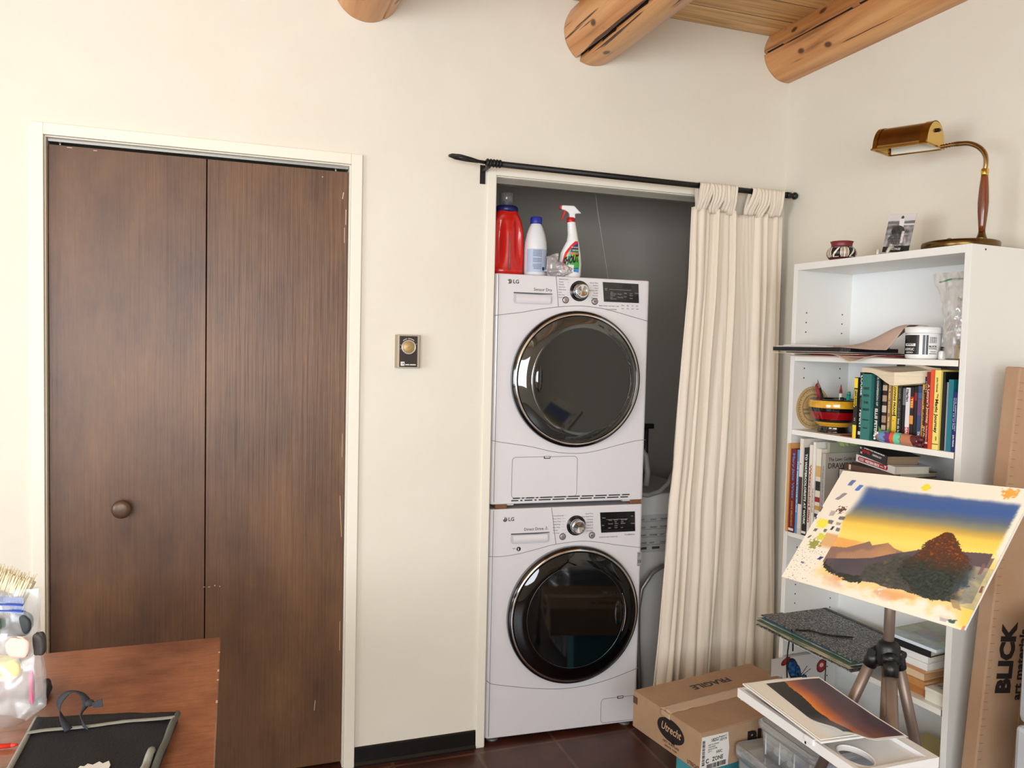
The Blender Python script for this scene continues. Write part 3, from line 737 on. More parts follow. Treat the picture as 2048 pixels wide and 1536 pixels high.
def labtext(b, s, u0, v0, size, wid, slope=0, mi=0, shear=.2, bold=.03, tall=1):
    cu = B(); cu.text(s, Matrix.Identity(4), 1, bold=bold, ext=0, shear=shear)
    if not cu.v: return
    mx = max(v.x for v in cu.v); 
    vs = [lw(Vector((u0+v.x/mx*wid, v0+v.y*size*tall+slope*(v.x/mx), 0))) for v in cu.v]
    b.add(vs, cu.f, mi)
labtext(b, 'SHOUT', .10, .28, .30, .80, .12, bold=.07); labtext(b, '&', .66, .10, .05, .05); labtext(b, 'LAUNDRY', .60, .17, .035, .3)
b.build('label_lettering', M('mark_black3', (10,10,10), .5), lb)
b = B(); labtext(b, 'cuts out tough', .42, .80, .055, .48, shear=0); labtext(b, 'stains faster', .52, .71, .055, .40, shear=0)
b.build('label_small_print', M('label_yellow', (240,232,120), .5), lb)
b = B(); labtext(b, 'TRIPLE', .36, .60, .08, .5, shear=0, bold=.05); b.build('label_orange_print', M('label_orange', (240,130,40), .5), lb)
# crumpled clear plastic bag in front of the bottles
b = B()
def crump(i, j):
    a = 2*PI*i; ph = PI*j
    r = 1+.35*nz(math.cos(a)*2.1, math.sin(a)*2.1, ph*2)+.15*nz(math.cos(a)*6, math.sin(a)*6, ph*5)
    x = .050*math.sin(ph)*math.cos(a)*r; y = .022*math.sin(ph)*math.sin(a)*r; z = .026-.026*math.cos(ph)*r
    if z > .03: z += .030*max(0, math.cos(a-2.9))
    return (x, y, max(z, .0004))
b.grid(56, 30, crump); o = b.build('plastic_bag', clearmat('film_clear', (226,222,226), .34, .10, .22, (30,.5))); o.location = onfront(.245,.030,TZ); o.rotation_euler = (0,0,RA)
tag(o, 'crumpled clear plastic bag lying on the dryer before the spray bottle', 'plastic bag')

# ---------------------------------------------------------------- closet contents behind the machines
b = B(); p0, p1 = V(.600,.40,2.42), V(.752,.40,1.62)
b.tube([p0, (p0+p1)/2+V(-.008,0,0), p1], .0012, 6); tag(b.build('pull_string', M('string_white', (214,208,196), .8)), 'thin white pull string hanging inside the closet', 'string')
cb = thing('utility_appliance', 'dim white appliance with a printed sheet, at the back of the closet beside the washer', 'appliance', (.77,.16,0))
wd = M('appliance_white', (190,188,184), .5)
b = B(); b.box(0,0,.0,.32,.5,.86); b.build('cabinet', wd, cb, bevel=.008)
b = B(); b.box(.005,-.001,.62,.155,0,.775); sh_ = b.build('label_sheet', M('sheet_grey', (165,165,162), .7), cb)
b = B()
for r in range(4):
    for k in range(3): b.text(['HOT','COLD','DRAIN','POWER'][(r+k) % 4], frame((.010+.048*k,-.0014,.752-.032*r),(1,0,0),(0,0,1)), .010, bold=.02)
    b.box(.008,-.0016,.747-.032*r,.15,-.0012,.748-.032*r)
b.box(.012,-.0016,.633,.045,-.0012,.643); b.box(.07,-.0016,.633,.105,-.0012,.643); b.build('sheet_print', ink, sh_)
dk = M('dark_hose', (34,30,28), .5)
for k, (x, lab) in enumerate(((.80,'black valve handle on the closet pipes, nearer the dryer'), (.93,'black valve handle on the closet pipes, nearer the curtain'))):
    v = thing('water_valve', lab, 'valve', (x,.40,.86))
    b = B(); b.cyl((0,0,0),(0,0,.24),.012,n=14); b.build('pipe', dk, v)
    b = B(); b.box(-.035,-.012,.24,.035,.012,.262); look(b.build('handle', blackm, v, bevel=.004), 'black lever handle')
b = B(); b.tube([(.80,.36,1.06),(.83,.30,1.05),(.86,.27,1.00),(.865,.26,.93),(.86,.26,.875)], .013, 12, 0); b.tube([(.80,.361,1.061),(.815,.33,1.06),(.835,.295,1.045)], .0145, 12, 1)
tag(b.build('fill_hose', [M('hose_white',(150,148,142),.5), M('hose_red',(90,24,20),.5)]), 'pale hose with a red braided end behind the dryer', 'hose')
b = B(); b.tube([(.735,.10,.875),(.78,.10,.868),(.83,.10,.88),(.87,.10,.91),(.90,.11,.96)], .010, 12); tag(b.build('drain_hose', M('hose_grey',(122,120,116),.5)), 'grey hose curving over the closet appliance', 'hose')
b = B(); b.tube([(.765,.085,.018),(.757,.085,.15),(.745,.08,.30),(.742,.08,.42),(.755,.08,.50),(.80,.08,.56),(.85,.09,.58),(.90,.12,.56)], .009, 12); tag(b.build('inlet_hose', M('hose_silver',(128,124,118),.35,.5)), 'grey hose arching between the washer and the curtain', 'hose')

# ---------------------------------------------------------------- curtain rod and curtain
RY, RZ = -.078, 2.058
rod = thing('curtain_rod', 'black iron curtain rod with leaf loop end above the laundry closet', 'curtain rod', (.08, RY, RZ))
iron = M('iron_black', (8,8,8), .5)
b = B(); b.cyl((-.03,0,.004),(1.165,0,.0), .0102, n=20); b.build('pole', iron, rod)
b = B()
for k in range(5): b.tube([(-.052+.011*k,.0+.010*math.cos(a),.0045+.010*math.sin(a)) for a in [2*PI*j/20 for j in range(20)]], .0042, 8, closed=True)
b.cyl((-.058,0,.0045),(.0,0,.004),.010,n=18); look(b.build('wrapped_collar', iron, rod), 'black wrapped collar')
b = B(); b.tube([(-.055,0,.004),(-.085,0,.006),(-.115,-.010,.010),(-.150,-.016,.014),(-.176,-.006,.016),(-.182,.006,.0165),(-.160,.014,.012),(-.125,.010,.008),(-.085,.002,.005)], [.006,.0055,.005,.005,.0055,.0055,.005,.005,.005], 10)
look(b.build('leaf_finial', iron, rod), 'black looped leaf finial')
for x, lab in ((-.045, 0), (1.155, 1)):
    b = B(); b.box(x-.0095,.074,-.052,x+.0095,.0775,.012); b.box(x-.004,0,-.012,x+.004,.076,-.004); b.tube([(x,.0+.0125*math.cos(a),.0035+.0125*math.sin(a)) for a in [PI+PI*j/12 for j in range(13)]], .004, 8)
    br_ = b.build('bracket', iron, rod)
b = B(); b.cyl((1.165,0,0),(1.185,0,0),.012,n=18); b.cyl((1.185,0,0),(1.20,0,0),.009,n=18); b.ellipsoid((1.205,0,0),(.012,.014,.014),18); b.cyl((1.205,0,0),(1.214,0,0),.010,n=18); look(b.build('end_finial', iron, rod), 'short black end finial')

cloth = M('curtain_cotton', (232,220,203), .9, bump=(420,.12))
cur = thing('curtain', 'cream cotton tab-top curtain drawn to the right of the laundry closet', 'curtain', (1.04, -.085, .03))
NX, NZ = 260, 90
# fold field: list of (u position, width, depth sign)
random.seed(11)
def xedge(t):  # t 0 top ..1 bottom ; world x of left and right edge
    zl = [(0,.842),(.16,.838),(.28,.822),(.5,.797),(.57,.783),(.70,.775),(.85,.757),(1,.735)]
    zr = [(0,1.254),(.25,1.258),(.5,1.265),(.75,1.276),(1,1.278)]
    def f(tab):
        for a, c in zip(tab, tab[1:]):
            if t <= c[0]: k = (t-a[0])/(c[0]-a[0]); return a[1]+(c[1]-a[1])*k
        return tab[-1][1]
    return f(zl), f(zr)
folds = [(.035,.032,.9),(.115,.038,1.2),(.185,.026,.9),(.262,.036,1.25),(.375,.052,.8),(.452,.026,1.3),(.60,.085,.45),(.735,.05,.9),(.80,.035,1.2),(.93,.055,.7)]
def cdepth(u, t):
    s = 0
    for k, (c, w, a) in enumerate(folds):
        cc = c+.035*math.sin(t*2.1+k*1.9)*t*(.4+.6*nz(k*2.2,5)+.4)+(.015*nz(t*2.5, k*3.3))
        ww = w*(1+.35*math.sin(t*3.3+k*1.3))*(.75+.5*t)
        aa = a*(.75+.5*math.sin(t*4+k*2.7)*.6+.25*t)
        d = abs(u-cc)/ww
        if d < 1: s = max(s, aa*(1-d*d)**.7*(1 if d > .5 else 1))
    amp = .017+.017*t
    # long slanting creases in the lower half
    cr = .003*sstep(.35,.6,t)*nz(u*16+t*3, t*5)+.0022*nz(u*34-t*6, t*9)
    return s*amp + .004*nz(u*7, t*2.0) + cr
b = B()
ztop, zbot = 1.983, .03
def cpt(i, j):
    t = 1-j
    xl, xr = xedge(t)
    u = i+.006*math.sin(i*31+t*2)*0
    x = xl+(xr-xl)*u + .006*nz(u*14, t*1.5)*math.sin(PI*u)
    top = ztop - (.013*math.exp(-((u-.55)/.10)**2)) + .0025*math.sin(u*47)
    z = zbot+(top-zbot)*j
    y = .028-cdepth(u, t)
    return (x-1.04, y, z-.03)
b.grid(NX, NZ, cpt); pn = b.build('curtain_panel', cloth, cur, solid=.0018)
# hem line along the leading edge and under the top
b = B(); pts = [Vector(cpt(.004, 1-k/60)) for k in range(61)]; b.tube([p+V(.0,-.002,0) for p in pts], .0032, 6); look(b.build('edge_hem', cloth, pn), 'stitched edge hem')
# tabs looped over the rod
def tab(x0, w, sk, zt, ph):
    b = B()
    prof = [(.022,-.088+zt),(.016,-.05),(.0145,-.015)]+[(.0145*math.cos(a),.0145*math.sin(a)) for a in [k*PI/8 for k in range(9)]]+[(-.0145,-.015),(-.0085,-.045),(.010,-.068),(.022,-.088+zt)]
    n = len(prof)
    def f(i, j):
        k = j*(n-1); i0 = min(int(k), n-2); q = k-i0
        y = prof[i0][0]*(1-q)+prof[i0+1][0]*q; z = prof[i0][1]*(1-q)+prof[i0+1][1]*q
        xx = x0+(i-.5)*w*(1+.10*math.sin(i*5+ph))+sk*(-z)/.09*1.3+.003*math.sin(z*60+ph)
        return (xx-1.04, y-.0035*abs(math.cos(i*6.5+ph))+.0015*math.sin(i*17+ph), RZ+z-.03)
    b.grid(14, 24, f); look(b.build('tab', cloth, cur, solid=.0016), 'fabric tab looped over the rod')
for k, (x, w, sk) in enumerate([(.868,.040,.000),(.893,.036,-.010),(.918,.034,.010),(.943,.036,-.007),(.972,.038,.004),(.996,.034,.006),(1.102,.040,-.010),(1.128,.036,.006),(1.152,.034,-.009),(1.178,.036,.005),(1.205,.040,.006)]):
    tab(x, w, sk, .006*math.sin(k*2.1), k*1.3)
cur.location = (1.04, RY, .03)
# ---------------------------------------------------------------- white bookcase against the right wall
S0 = V(.979,-.472,0); SU = V(.0765,-.99707,0); SD = V(.99707,.0765,0)
RS = math.atan2(-.99707,.0765)
def S(u, d, z): return S0+SU*u+SD*d+V(0,0,z)
BW, BD, BH = .631, .25, 1.740
lam = M('melamine_white', (229,227,222), .4, coat=.1)
edge = M('edge_white', (238,236,228), .4)
hole = M('pin_hole', (25,24,24), .8)
core = M('chipboard_edge', (112,66,48), .8)
bc = thing('bookcase', 'tall white melamine bookcase full of books along the right wall', 'bookcase', S(0,0,0), RS)
T_ = .018
for k, x in enumerate((0, BW-T_)):
    b = B(); b.box(x,0,0,x+T_,BD,BH)
    side = 1 if k == 0 else -1; fx = x+T_ if k == 0 else x
    if k == 0:
        for z in [1.58-.032*i for i in range(3)]+[1.395,1.363,1.245,1.213]+[1.02-.032*i for i in range(4)]+[.79-.032*i for i in range(9)]+[.42-.032*i for i in range(8)]:
            for y in (.045,.205):
                b.cyl((fx-.001,y,z),(fx+.0004,y,z),.0028,n=10,mi=1)
    else:
        b.cyl((x+T_-.001,.055,BH-.012),(x+T_+.0004,.055,BH-.012),.003,n=10,mi=1)
    b.build('side_panel', [lam, hole], bc, bevel=.0008)
b = B(); b.box(T_,0,BH-.022,BW-T_,BD,BH); b.build('top_panel', lam, bc, bevel=.0008)
b = B(); b.box(T_,BD-.006,.05,BW-T_,BD,BH-.022); b.build('back_panel', M('hardboard_white', (232,234,234), .45), bc)
SHZ = [1.436, 1.191, .850, .494, .09]
for z in SHZ:
    b = B(); b.box(T_+.001,.001,z-.0165,BW-T_-.004,BD-.007,z); b.box(BW-T_-.004,.0012,z-.0165,BW-T_-.0008,BD-.008,z,1)
    b.build('shelf_board', [edge, core], bc, bevel=.0006)
b = B(); b.box(T_,.02,0,BW-T_,.036,.073); b.build('plinth', lam, bc)

# ---------------------------------------------------------------- books
BOOKC = {}
def bcol(c, rough=.38): return M('cover_%d_%d_%d' % tuple(c), c, rough, coat=.15)
paper = M('page_edges', (222,206,176), .9, bump=(300,.3,(1,1,.02)))
paperw = M('page_edges_white', (230,222,206), .9)
def book(label, T, D, L, cov, loc, rz=RS, flat=False, rot=None, bands=(), txt=(), pages=None, group=None, coff=.003, cover2=None, name='book', spine=None):
    """spine at local y=0; upright: x thickness, y depth, z length; flat: x length, y depth, z thickness"""
    t = thing(name, label, 'book', loc, rz, group, rot)
    mp = (lambda a, s, l: (l, s, a)) if flat else (lambda a, s, l: (a, s, l))
    def bx(b, a0, s0, l0, a1, s1, l1, mi=0):
        p, q = mp(a0,s0,l0), mp(a1,s1,l1); b.box(min(p[0],q[0]),min(p[1],q[1]),min(p[2],q[2]),max(p[0],q[0]),max(p[1],q[1]),max(p[2],q[2]),mi)
    c = min(.0022, T*.12)
    b = B(); bx(b,0,0,0,c,D,L); bx(b,T-c,0,0,T,D,L); bx(b,c,0,0,T-c,c,L)
    b.build('cover', bcol(cov), t)
    b = B(); bx(b,c,c,coff,T-c,D-.003,L-coff); b.build('page_block', pages or paper, t)
    for (l0, l1, bc_) in bands:
        b = B(); bx(b,.0002,-.0005,l0,T-.0002,0,l1); b.build('spine_band', bcol(bc_), t)
    if txt:
        b = B(); ms = []
        for (s, l, a, size, col, *o) in txt:
            if isinstance(col, tuple):
                m = M('ink_%d_%d_%d' % col, col, .5)
            if m not in ms: ms.append(m)
            mi = ms.index(m)
            wid = o[0] if o else None
            up = o[1] if len(o) > 1 else False
            if flat: X = frame((l,-.0007,a),(1,0,0),(0,0,1))
            elif up: X = frame((a,-.0007,l),(1,0,0),(0,0,1))
            else: X = frame((a,-.0007,l),(0,0,-1),(1,0,0))
            b.text(s, X, size, mi, bold=.03, width=wid)
        b.build('spine_lettering', ms, t)
    return t
WH, BK, YE, GO = (236,234,228), (26,22,22), (240,206,60), (206,160,70)
z2 = SHZ[1]+.0003
def up2(label, u0, u1, top, cov, d=.03, D=.16, **k):
    return book(label, u1-u0-.0006, D, top-z2, cov, S(u0, d, z2), **k)
# row on the shelf with the striped bowl: left to right
h = 1.374-z2
up2('slim black book with yellow top and bottom blocks, beside the striped bowl', .268,.282,1.376,(28,26,26),d=.004,D=.13,
    bands=[(h-.030,h,(246,216,40)),(0,.040,(246,216,40))], txt=[('Rosemary',h-.034,.002,.0065,(240,220,60),.055),('Simpson',h-.034,.0085,.0065,(240,220,60),.05),('T T',.062,.004,.006,WH)])
up2('black paperback with large white capitals, left of the teal green cloth book', .283,.298,1.392,(22,24,24),d=.010, txt=[('LOUISE',.192,.004,.0125,WH,.060),('PENNY',.088,.004,.0125,WH,.056),('The Nature',.125,.005,.005,(120,130,120),.03)], bands=[(.012,.022,(228,226,220))])
up2('teal green cloth book titled WEST WITH THE NIGHT', .299,.333,1.388,(44,116,108),d=.002,D=.15, txt=[('WEST',.150,.006,.010,(20,52,48),.022,True),('WITH',.129,.006,.010,(20,52,48),.021,True),('THE',.108,.008,.010,(20,52,48),.017,True),('NIGHT',.087,.005,.010,(20,52,48),.024,True),('MARKHAM',.058,.006,.005,(20,52,48),.022,True),('~',.030,.010,.02,(20,52,48),.015,True)])
up2('black and dark green book with white capitals, right of the teal green cloth book', .334,.354,1.386,(14,34,34),d=.014, txt=[('A CONFESSION OF',.188,.009,.0085,(190,206,200),.085),('ELLIS PETERS',.096,.006,.013,WH,.080)], bands=[(.0,.014,(20,60,60))])
up2('dark maroon book with a strip of small pictures down its spine', .357,.373,1.378,(46,20,20),d=.022, bands=[(.150,.166,(190,170,150)),(.118,.136,(176,150,126)),(.086,.106,(200,186,166)),(.056,.076,(168,140,116)),(.034,.048,(196,176,150))])
up2('tan brown book with small white title lettering', .374,.388,1.372,(150,112,58),d=.024, txt=[('THE RED SHOES',.17,.004,.006,(232,214,170),.085),('THE COLD DISH',.075,.004,.006,(240,226,190),.058)])
up2('narrow yellow book with black capitals and a black band across its spine', .389,.403,1.366,(240,212,92),d=.026, bands=[(.078,.081,(20,18,18)),(.0,.074,(232,196,52))], txt=[('LOVING FRANK',.168,.004,.0092,(36,28,20),.090),('o',.066,.004,.006,(120,90,30))])
up2('black book with dim grey capitals, right of the narrow yellow book', .404,.419,1.357,(24,24,26),d=.028, txt=[('ISABEL ALLENDE',.160,.004,.0085,(120,116,108),.085),('Ines de la Vida',.072,.004,.009,(206,204,196),.062)])
up2('plain black book with a grey slanted top corner', .420,.431,1.355,(18,18,20),d=.030, bands=[(.112,.160,(112,114,116))])
up2('white paperback with a red block at the foot of its spine', .432,.446,1.354,(226,224,224),d=.028, bands=[(.0,.050,(196,40,44))], txt=[('DEAL BRK',.055,.003,.010,WH,.05),('Harlan',.158,.002,.010,(40,40,44),.035)])
up2('red and black paperback with an orange flame on its spine', .447,.459,1.356,(34,20,22),d=.028, bands=[(.105,.138,(190,30,36)),(.060,.084,(236,150,50))], txt=[('TESS',.134,.0025,.009,(240,214,90),.028)])
up2('narrow black book with a dim red title', .460,.470,1.358,(26,22,26),d=.028, bands=[(.128,.150,(140,30,40))])
up2('blue and violet patterned paperback marked BIG', .471,.486,1.361,(52,70,112),d=.028, bands=[(.086,.132,(104,70,116)),(.135,.150,(60,100,150))], txt=[('TIG BIG',.042,.004,.010,WH,.034)])
up2('orange yellow book with thin dark script on its spine', .487,.499,1.366,(232,166,48),d=.026, txt=[('BROWN - MURDER',.16,.003,.006,(70,40,16),.10),('SUSAN ISAACS',.052,.003,.007,(60,30,16),.045)])
up2('black book with GO ALOUD in bold white letters at the foot', .500,.510,1.388,(20,18,18),d=.018, txt=[('GO ALOUD',.060,.002,.009,WH,.055),('TONY',.186,.003,.006,WH,.035)])
up2("dark red book with a cream script title, left of the plain orange red book", .511,.525,1.402,(132,24,28),d=.010, txt=[("A Lawyer's Journey",.176,.004,.0095,(224,190,160),.108),('The Morris Dees Story',.063,.005,.0055,(224,190,160),.045),('M',.012,.003,.008,WH,.007,True)])
up2('plain orange red book with a blank spine', .526,.538,1.409,(226,84,44),d=.006)
up2('wide pale yellow book with black script title, right of the plain orange red book', .539,.558,1.408,(244,222,120),d=.006, txt=[('John Nichols',.196,.006,.0062,(40,34,30),.040),('The',.152,.009,.006,(40,34,30),.012),('Magic Journey',.138,.005,.0125,(30,28,28),.092),('*',.036,.006,.010,(40,34,30),.012)], bands=[(.014,.016,(40,34,30))])
up2('grey booklet squeezed between the black folder and the teal book', .5675,.5745,1.376,(168,170,172),d=.018)
up2('tall black folder right beside the pale yellow book', .5587,.567,1.404,(14,14,16),d=.012,D=.2)
up2('large teal book at the right end of the book row', .575,.590,1.384,(26,118,132),d=.014,D=.2)
up2('narrow navy booklet in front at the right side panel', .591,.608,1.352,(24,34,104),d=.012,D=.2, txt=[('THE AMERICAN WEST',.145,.008,.004,(190,200,224),.09),('Volume 10 of Rail',.145,.003,.004,(190,200,224),.085),('John Nichols',.045,.005,.006,WH,.032)])

# open paperback lying across the book tops, pages towards the room
def wavy(label, cat, loc, rz, L, D, T, droop, mat, name):
    t = thing(name, label, cat, loc, rz)
    b = B(); 
    def f(i, j, k):
        x = L*i; z = T*k-droop*sstep(.0,1,i)-.0; y = D*j
        return (x, y+.002*math.sin(k*40), z)
    n = 24
    b.grid(n, 8, lambda i, j: f(i,j,1)); b.grid(n, 8, lambda i, j: f(i,1-j,0))
    b.grid(n, 12, lambda i, k: f(i,0,k)); b.grid(n, 12, lambda i, k: f(i,1,1-k))
    b.grid(8, 12, lambda j, k: f(1,j,k)); b.grid(8, 12, lambda j, k: f(0,1-j,k))
    b.build('page_block', mat, t); return t
pw = M('pages_cream', (232,216,188), .9, bump=(8,.5,(.2,.2,60)))
wv = thing('book', 'thick cream paperback lying curved over the book tops, page edges out', 'book', S(.298,.0,0), RS)
def tbk(i): return 1.407-.011*sstep(.1,1,i)
def bbk(i): return 1.3925-.0335*sstep(.25,1,i)
Lp, Dp = .130, .135
def edgepos(i, j): # plan position: left block runs along the row, corner, then the right side goes back
    return (.0+Lp*i+.088*j, -.012*math.sin(PI*i)*0-.018*i+.075*j)
b = B(); b.grid(30, 10, lambda i, k: (edgepos(i,0)[0], edgepos(i,0)[1]+.0012*math.sin(k*30), bbk(i)+(tbk(i)-bbk(i))*k))
b.grid(24, 10, lambda j, k: (edgepos(1,j)[0], edgepos(1,j)[1]+.0012*math.sin(k*30), bbk(1)+.016*j+(tbk(1)-bbk(1)-.004*j)*k))
b.grid(20, 10, lambda i, k: (edgepos(1-i,1)[0], edgepos(1-i,1)[1], bbk(1-i)+.016+(tbk(1-i)-bbk(1-i))*k)); b.grid(20, 10, lambda j, k: (edgepos(0,1-j)[0], edgepos(0,1-j)[1], bbk(0)+(tbk(0)-bbk(0))*k))
b.grid(20, 20, lambda i, j: (edgepos(i,j)[0], edgepos(i,j)[1], bbk(i)+.010*j)); b.build('page_block', pw, wv)
b = B(); b.grid(20, 20, lambda i, j: (edgepos(i,j)[0], edgepos(i,j)[1], tbk(i)+.006*j+.0008+.002*math.sin(i*5)*j)); look(b.build('cover', bcol((196,180,160)), wv, solid=.0012), 'pale curled cover facing up')
book('dark thin paperback tucked on top under the white shelf board', .008, .10, .10, (60,48,42), S(.31,.13,1.4098), flat=True)

# ---------------------------------------------------------------- striped bowl with pens
bowl = thing('ceramic_bowl', 'glazed bowl striped yellow, black and red, holding pens on the shelf', 'bowl', S(.118,.085,z2), RS)
gy, gb, gr = M('glaze_yellow',(222,168,44),.16,coat=.7,var=(30,(200,140,30),.4,.8)), M('glaze_black',(18,12,12),.12,coat=.7), M('glaze_red',(140,14,22),.14,coat=.7)
b = B(); b.lathe([(.054,0,1),(.051,.005,1),(.046,.018,1),(.047,.020,1),(.055,.026,0),(.060,.031,0),(.063,.0345,0),(.067,.040,1),(.069,.044,1),(.073,.052,2),(.0765,.061,2),(.079,.068,2),(.0805,.074,1),(.0815,.081,1),(.0818,.088,0),(.0812,.096,0),(.079,.104,0),(.0755,.1075,1),(.072,.1085,1),(.070,.105,1),(.072,.092,1),(.060,.045,1),(.030,.028,1),(0,.026,1)], 64)
b.build('bowl_body', [gy, gb, gr], bowl)
def pen(name, label, cat, p0, p1, r, segs, tip=None, group='pens and pencils in the striped bowl'):
    """segs: (t0,t1,r0,r1,material)"""
    t = thing(name, label, cat, p0, 0, group)
    d = Vector(p1)-Vector(p0)
    for (t0, t1, a, c, mat, pn) in segs:
        b = B(); b.cyl(d*t0, d*t1, a, c, 14); b.build(pn, mat, t)
    return t
bz = z2+.03
pen('pencil', 'black pencil standing in the striped bowl', 'pencil', S(.112,.070,bz), S(.068,.055,1.360), .004, [(0,.80,.0042,.0042,M('pencil_black',(34,24,26),.4),'barrel'),(.80,.93,.0042,.0016,M('pencil_wood',(132,96,88),.7),'cone'),(.93,1,.0016,.0005,M('lead',(60,56,60),.4),'lead')])
t = thing('ink_eraser', 'flat red patterned ruler piece standing in the striped bowl', 'ruler', S(.100,.065,bz), 0, 'pens and pencils in the striped bowl', rot=(0,0,RS))
b = B(); b.prism([(-.018,0),(-.002,0),(-.036,.122),(-.042,.127),(-.050,.118)], -.0015, .0015, 0, frame((0,0,0),(1,0,0),(0,0,1))); b.build('blade', M('red_pattern',(170,34,46),.4,var=(60,(96,14,24),.4,.6)), t)
pen('crayon', 'white crayon pencil with dark red tip standing in the striped bowl', 'crayon', S(.145,.080,bz), S(.149,.075,1.347), .005, [(0,.78,.0048,.0048,M('crayon_white',(230,228,222),.4),'barrel'),(.78,.83,.0048,.0048,M('crayon_red',(130,44,40),.5),'collar'),(.83,1,.0045,.001,MATS['crayon_red'],'tip')])
pen('marker_pen', 'turquoise pen standing in the striped bowl', 'pen', S(.165,.085,bz), S(.180,.078,1.326), .006, [(0,.9,.0062,.0062,M('teal_plastic',(28,160,140),.3),'barrel'),(.9,1,.0062,.0045,MATS['teal_plastic'],'cap')])
pen('marker_pen', 'black capped pen low in the striped bowl', 'pen', S(.155,.075,bz), S(.162,.068,1.307), .006, [(0,.85,.0065,.0065,blackm,'barrel'),(.85,1,.0065,.006,blackm,'cap')])
be = thing('bookend', 'dark red metal bookend between the bowl and the books', 'bookend', S(.256,.02,z2), RS)
b = B(); b.prism([(0,0),(.12,0),(.12,.10),(.11,.118),(.02,.118),(0,.100)], 0, .0022, 0, frame((.008,0,0),(0,1,0),(0,0,1))); b.build('upright_plate', M('bookend_red',(128,16,26),.35), be)
b = B(); b.box(-.05,.0,0,.008,.12,.0018); b.build('foot_plate', MATS['bookend_red'], be)
# proportional wheel leaning on the left side panel
def wheelc(u, v):
    x, y = u-.5, v-.5; r = math.hypot(x, y); a = math.atan2(y, x)
    c = (206,176,122)
    if r > .47: c = (190,158,104)
    if .425 < r < .435 or .30 < r < .307: c = (96,74,46)
    if .435 < r < .465 and (a*30/PI) % 1 < .25: c = (110,86,54)
    if .385 < r < .42 and (a*22/PI) % 1 < .35: c = (140,112,74)
    if .31 < r < .335 and (a*26/PI) % 1 < .3: c = (120,96,62)
    if r < .3 and -.30 < x < .05 and (.02 < y < .07 or .11 < y < .16): c = (150,138,104)
    return c
wl = thing('proportion_wheel', 'round tan cardboard proportion wheel leaning on the left side of the shelf', 'wheel', S(.0205,.0865,z2+.0005), RS)
b = B(); R = .0715; cols = []
n = 200; rings = 44
X = frame((0,0,R),(0,1,0),(0,0,1))
vs = [(0,0,.0012)]
for k in range(1, rings+1):
    for j in range(n): a = 2*PI*j/n; vs.append((R*k/rings*math.cos(a), R*k/rings*math.sin(a), .0012))
fs = [(0,1+j,1+(j+1) % n) for j in range(n)]+[(1+k*n+j,1+(k+1)*n+j,1+(k+1)*n+(j+1) % n,1+k*n+(j+1) % n) for k in range(rings-1) for j in range(n)]
cols = [wheelc(.5+v[0]/(2*R), .5-v[1]/(2*R)) for v in vs]
o = len(vs); vs += [(R*math.cos(2*PI*j/n),R*math.sin(2*PI*j/n),0) for j in range(n)]; cols += [(180,150,100)]*n
l0 = 1+(rings-1)*n
fs += [(l0+j,o+j,o+(j+1) % n,l0+(j+1) % n) for j in range(n)]+[tuple(range(o,o+n))[::-1]]
b.add(vs, fs, 0, False, X); b.build('disc', vmat('print_card', .6), wl, colors=cols)
b = B(); b.text('PW', frame((.0016,.030,R+.0),(0,-.3,-1),(0,1,-.3)), .011, bold=.03); b.build('lettering', ink, wl)
# painted clay figure lying in front of the books
fg = thing('clay_figure', 'painted clay figure lying in front of the books, blue, purple, orange and mint with zigzags', 'figurine', S(.362,-.014,z2), RS+.02)
b = B(); nx_, ny_ = 90, 40; cols = []
def fig(i, j):
    x = .145*i; a = 2*PI*j
    r = .0180*(.70+.30*math.sin(min(1,i*4)*PI/2))*(1-.14*i)
    if i < .04: r *= max(.1, math.sqrt(i/.04))
    if i > .96: r *= math.sqrt(max(.01,(1-i)/.04))
    return (x, .014+r*.75*math.cos(a), .0180*(1-.10*i)+r*math.sin(a))
def figc(i, j):
    zz = abs(((j*8) % 1)-.5)*.10
    s = i+zz
    L_ = [(.06,(150,104,90)),(.10,(236,236,236)),(.27,(110,150,190)),(.285,(20,18,24)),(.40,(112,48,122)),(.41,(20,18,24))]
    if i < .10: return (160,110,96) if j > .3 else (236,234,230)
    if s < .27: return (104,146,190)
    if s < .282: return (24,20,26)
    if i < .36: return (112,48,124)
    if i < .365: return (24,20,26)
    if i < .445: return (230,92,34)
    if i < .45: return (24,20,26)
    if s < .62: return (112,206,168)
    if s < .632: return (24,20,26)
    if i < .84+.03*math.sin(j*2*PI*2): return (190,122,88)
    return (92,26,34)
b.grid(nx_, ny_, fig); cols = [figc(i/nx_, j/ny_) for j in range(ny_+1) for i in range(nx_+1)]
b.build('body', vmat('glazed_paint', .35, .2), fg, colors=cols)
b = B(); b.ellipsoid((.146,.010,.0225),(.012,.008,.009),16); b.ellipsoid((.145,.006,.0085),(.012,.008,.008),16); look(b.build('feet', M('dark_maroon',(84,24,32),.4), fg), 'dark maroon feet')
b = B()
for x, z in ((.003,.010),(.002,.018),(.006,.0235),(.012,.027)): b.ellipsoid((x,.002,z),(.0035,.0035,.0035),10)
look(b.build('claws', M('white_claw',(236,236,232),.4), fg), 'white knobs at the blunt end')
b = B(); b.prism([(.012,.026),(.010,.046),(.020,.036),(.023,.027)], 0, .003, 0, frame((0,.010,0),(1,0,0),(0,0,1))); b.prism([(.034,.027),(.038,.036),(.047,.046),(.044,.028)], 0, .003, 0, frame((0,.010,0),(1,0,0),(0,0,1)))
look(b.build('leaves', M('leaf_green',(74,132,58),.4), fg), 'two green leaf ears')

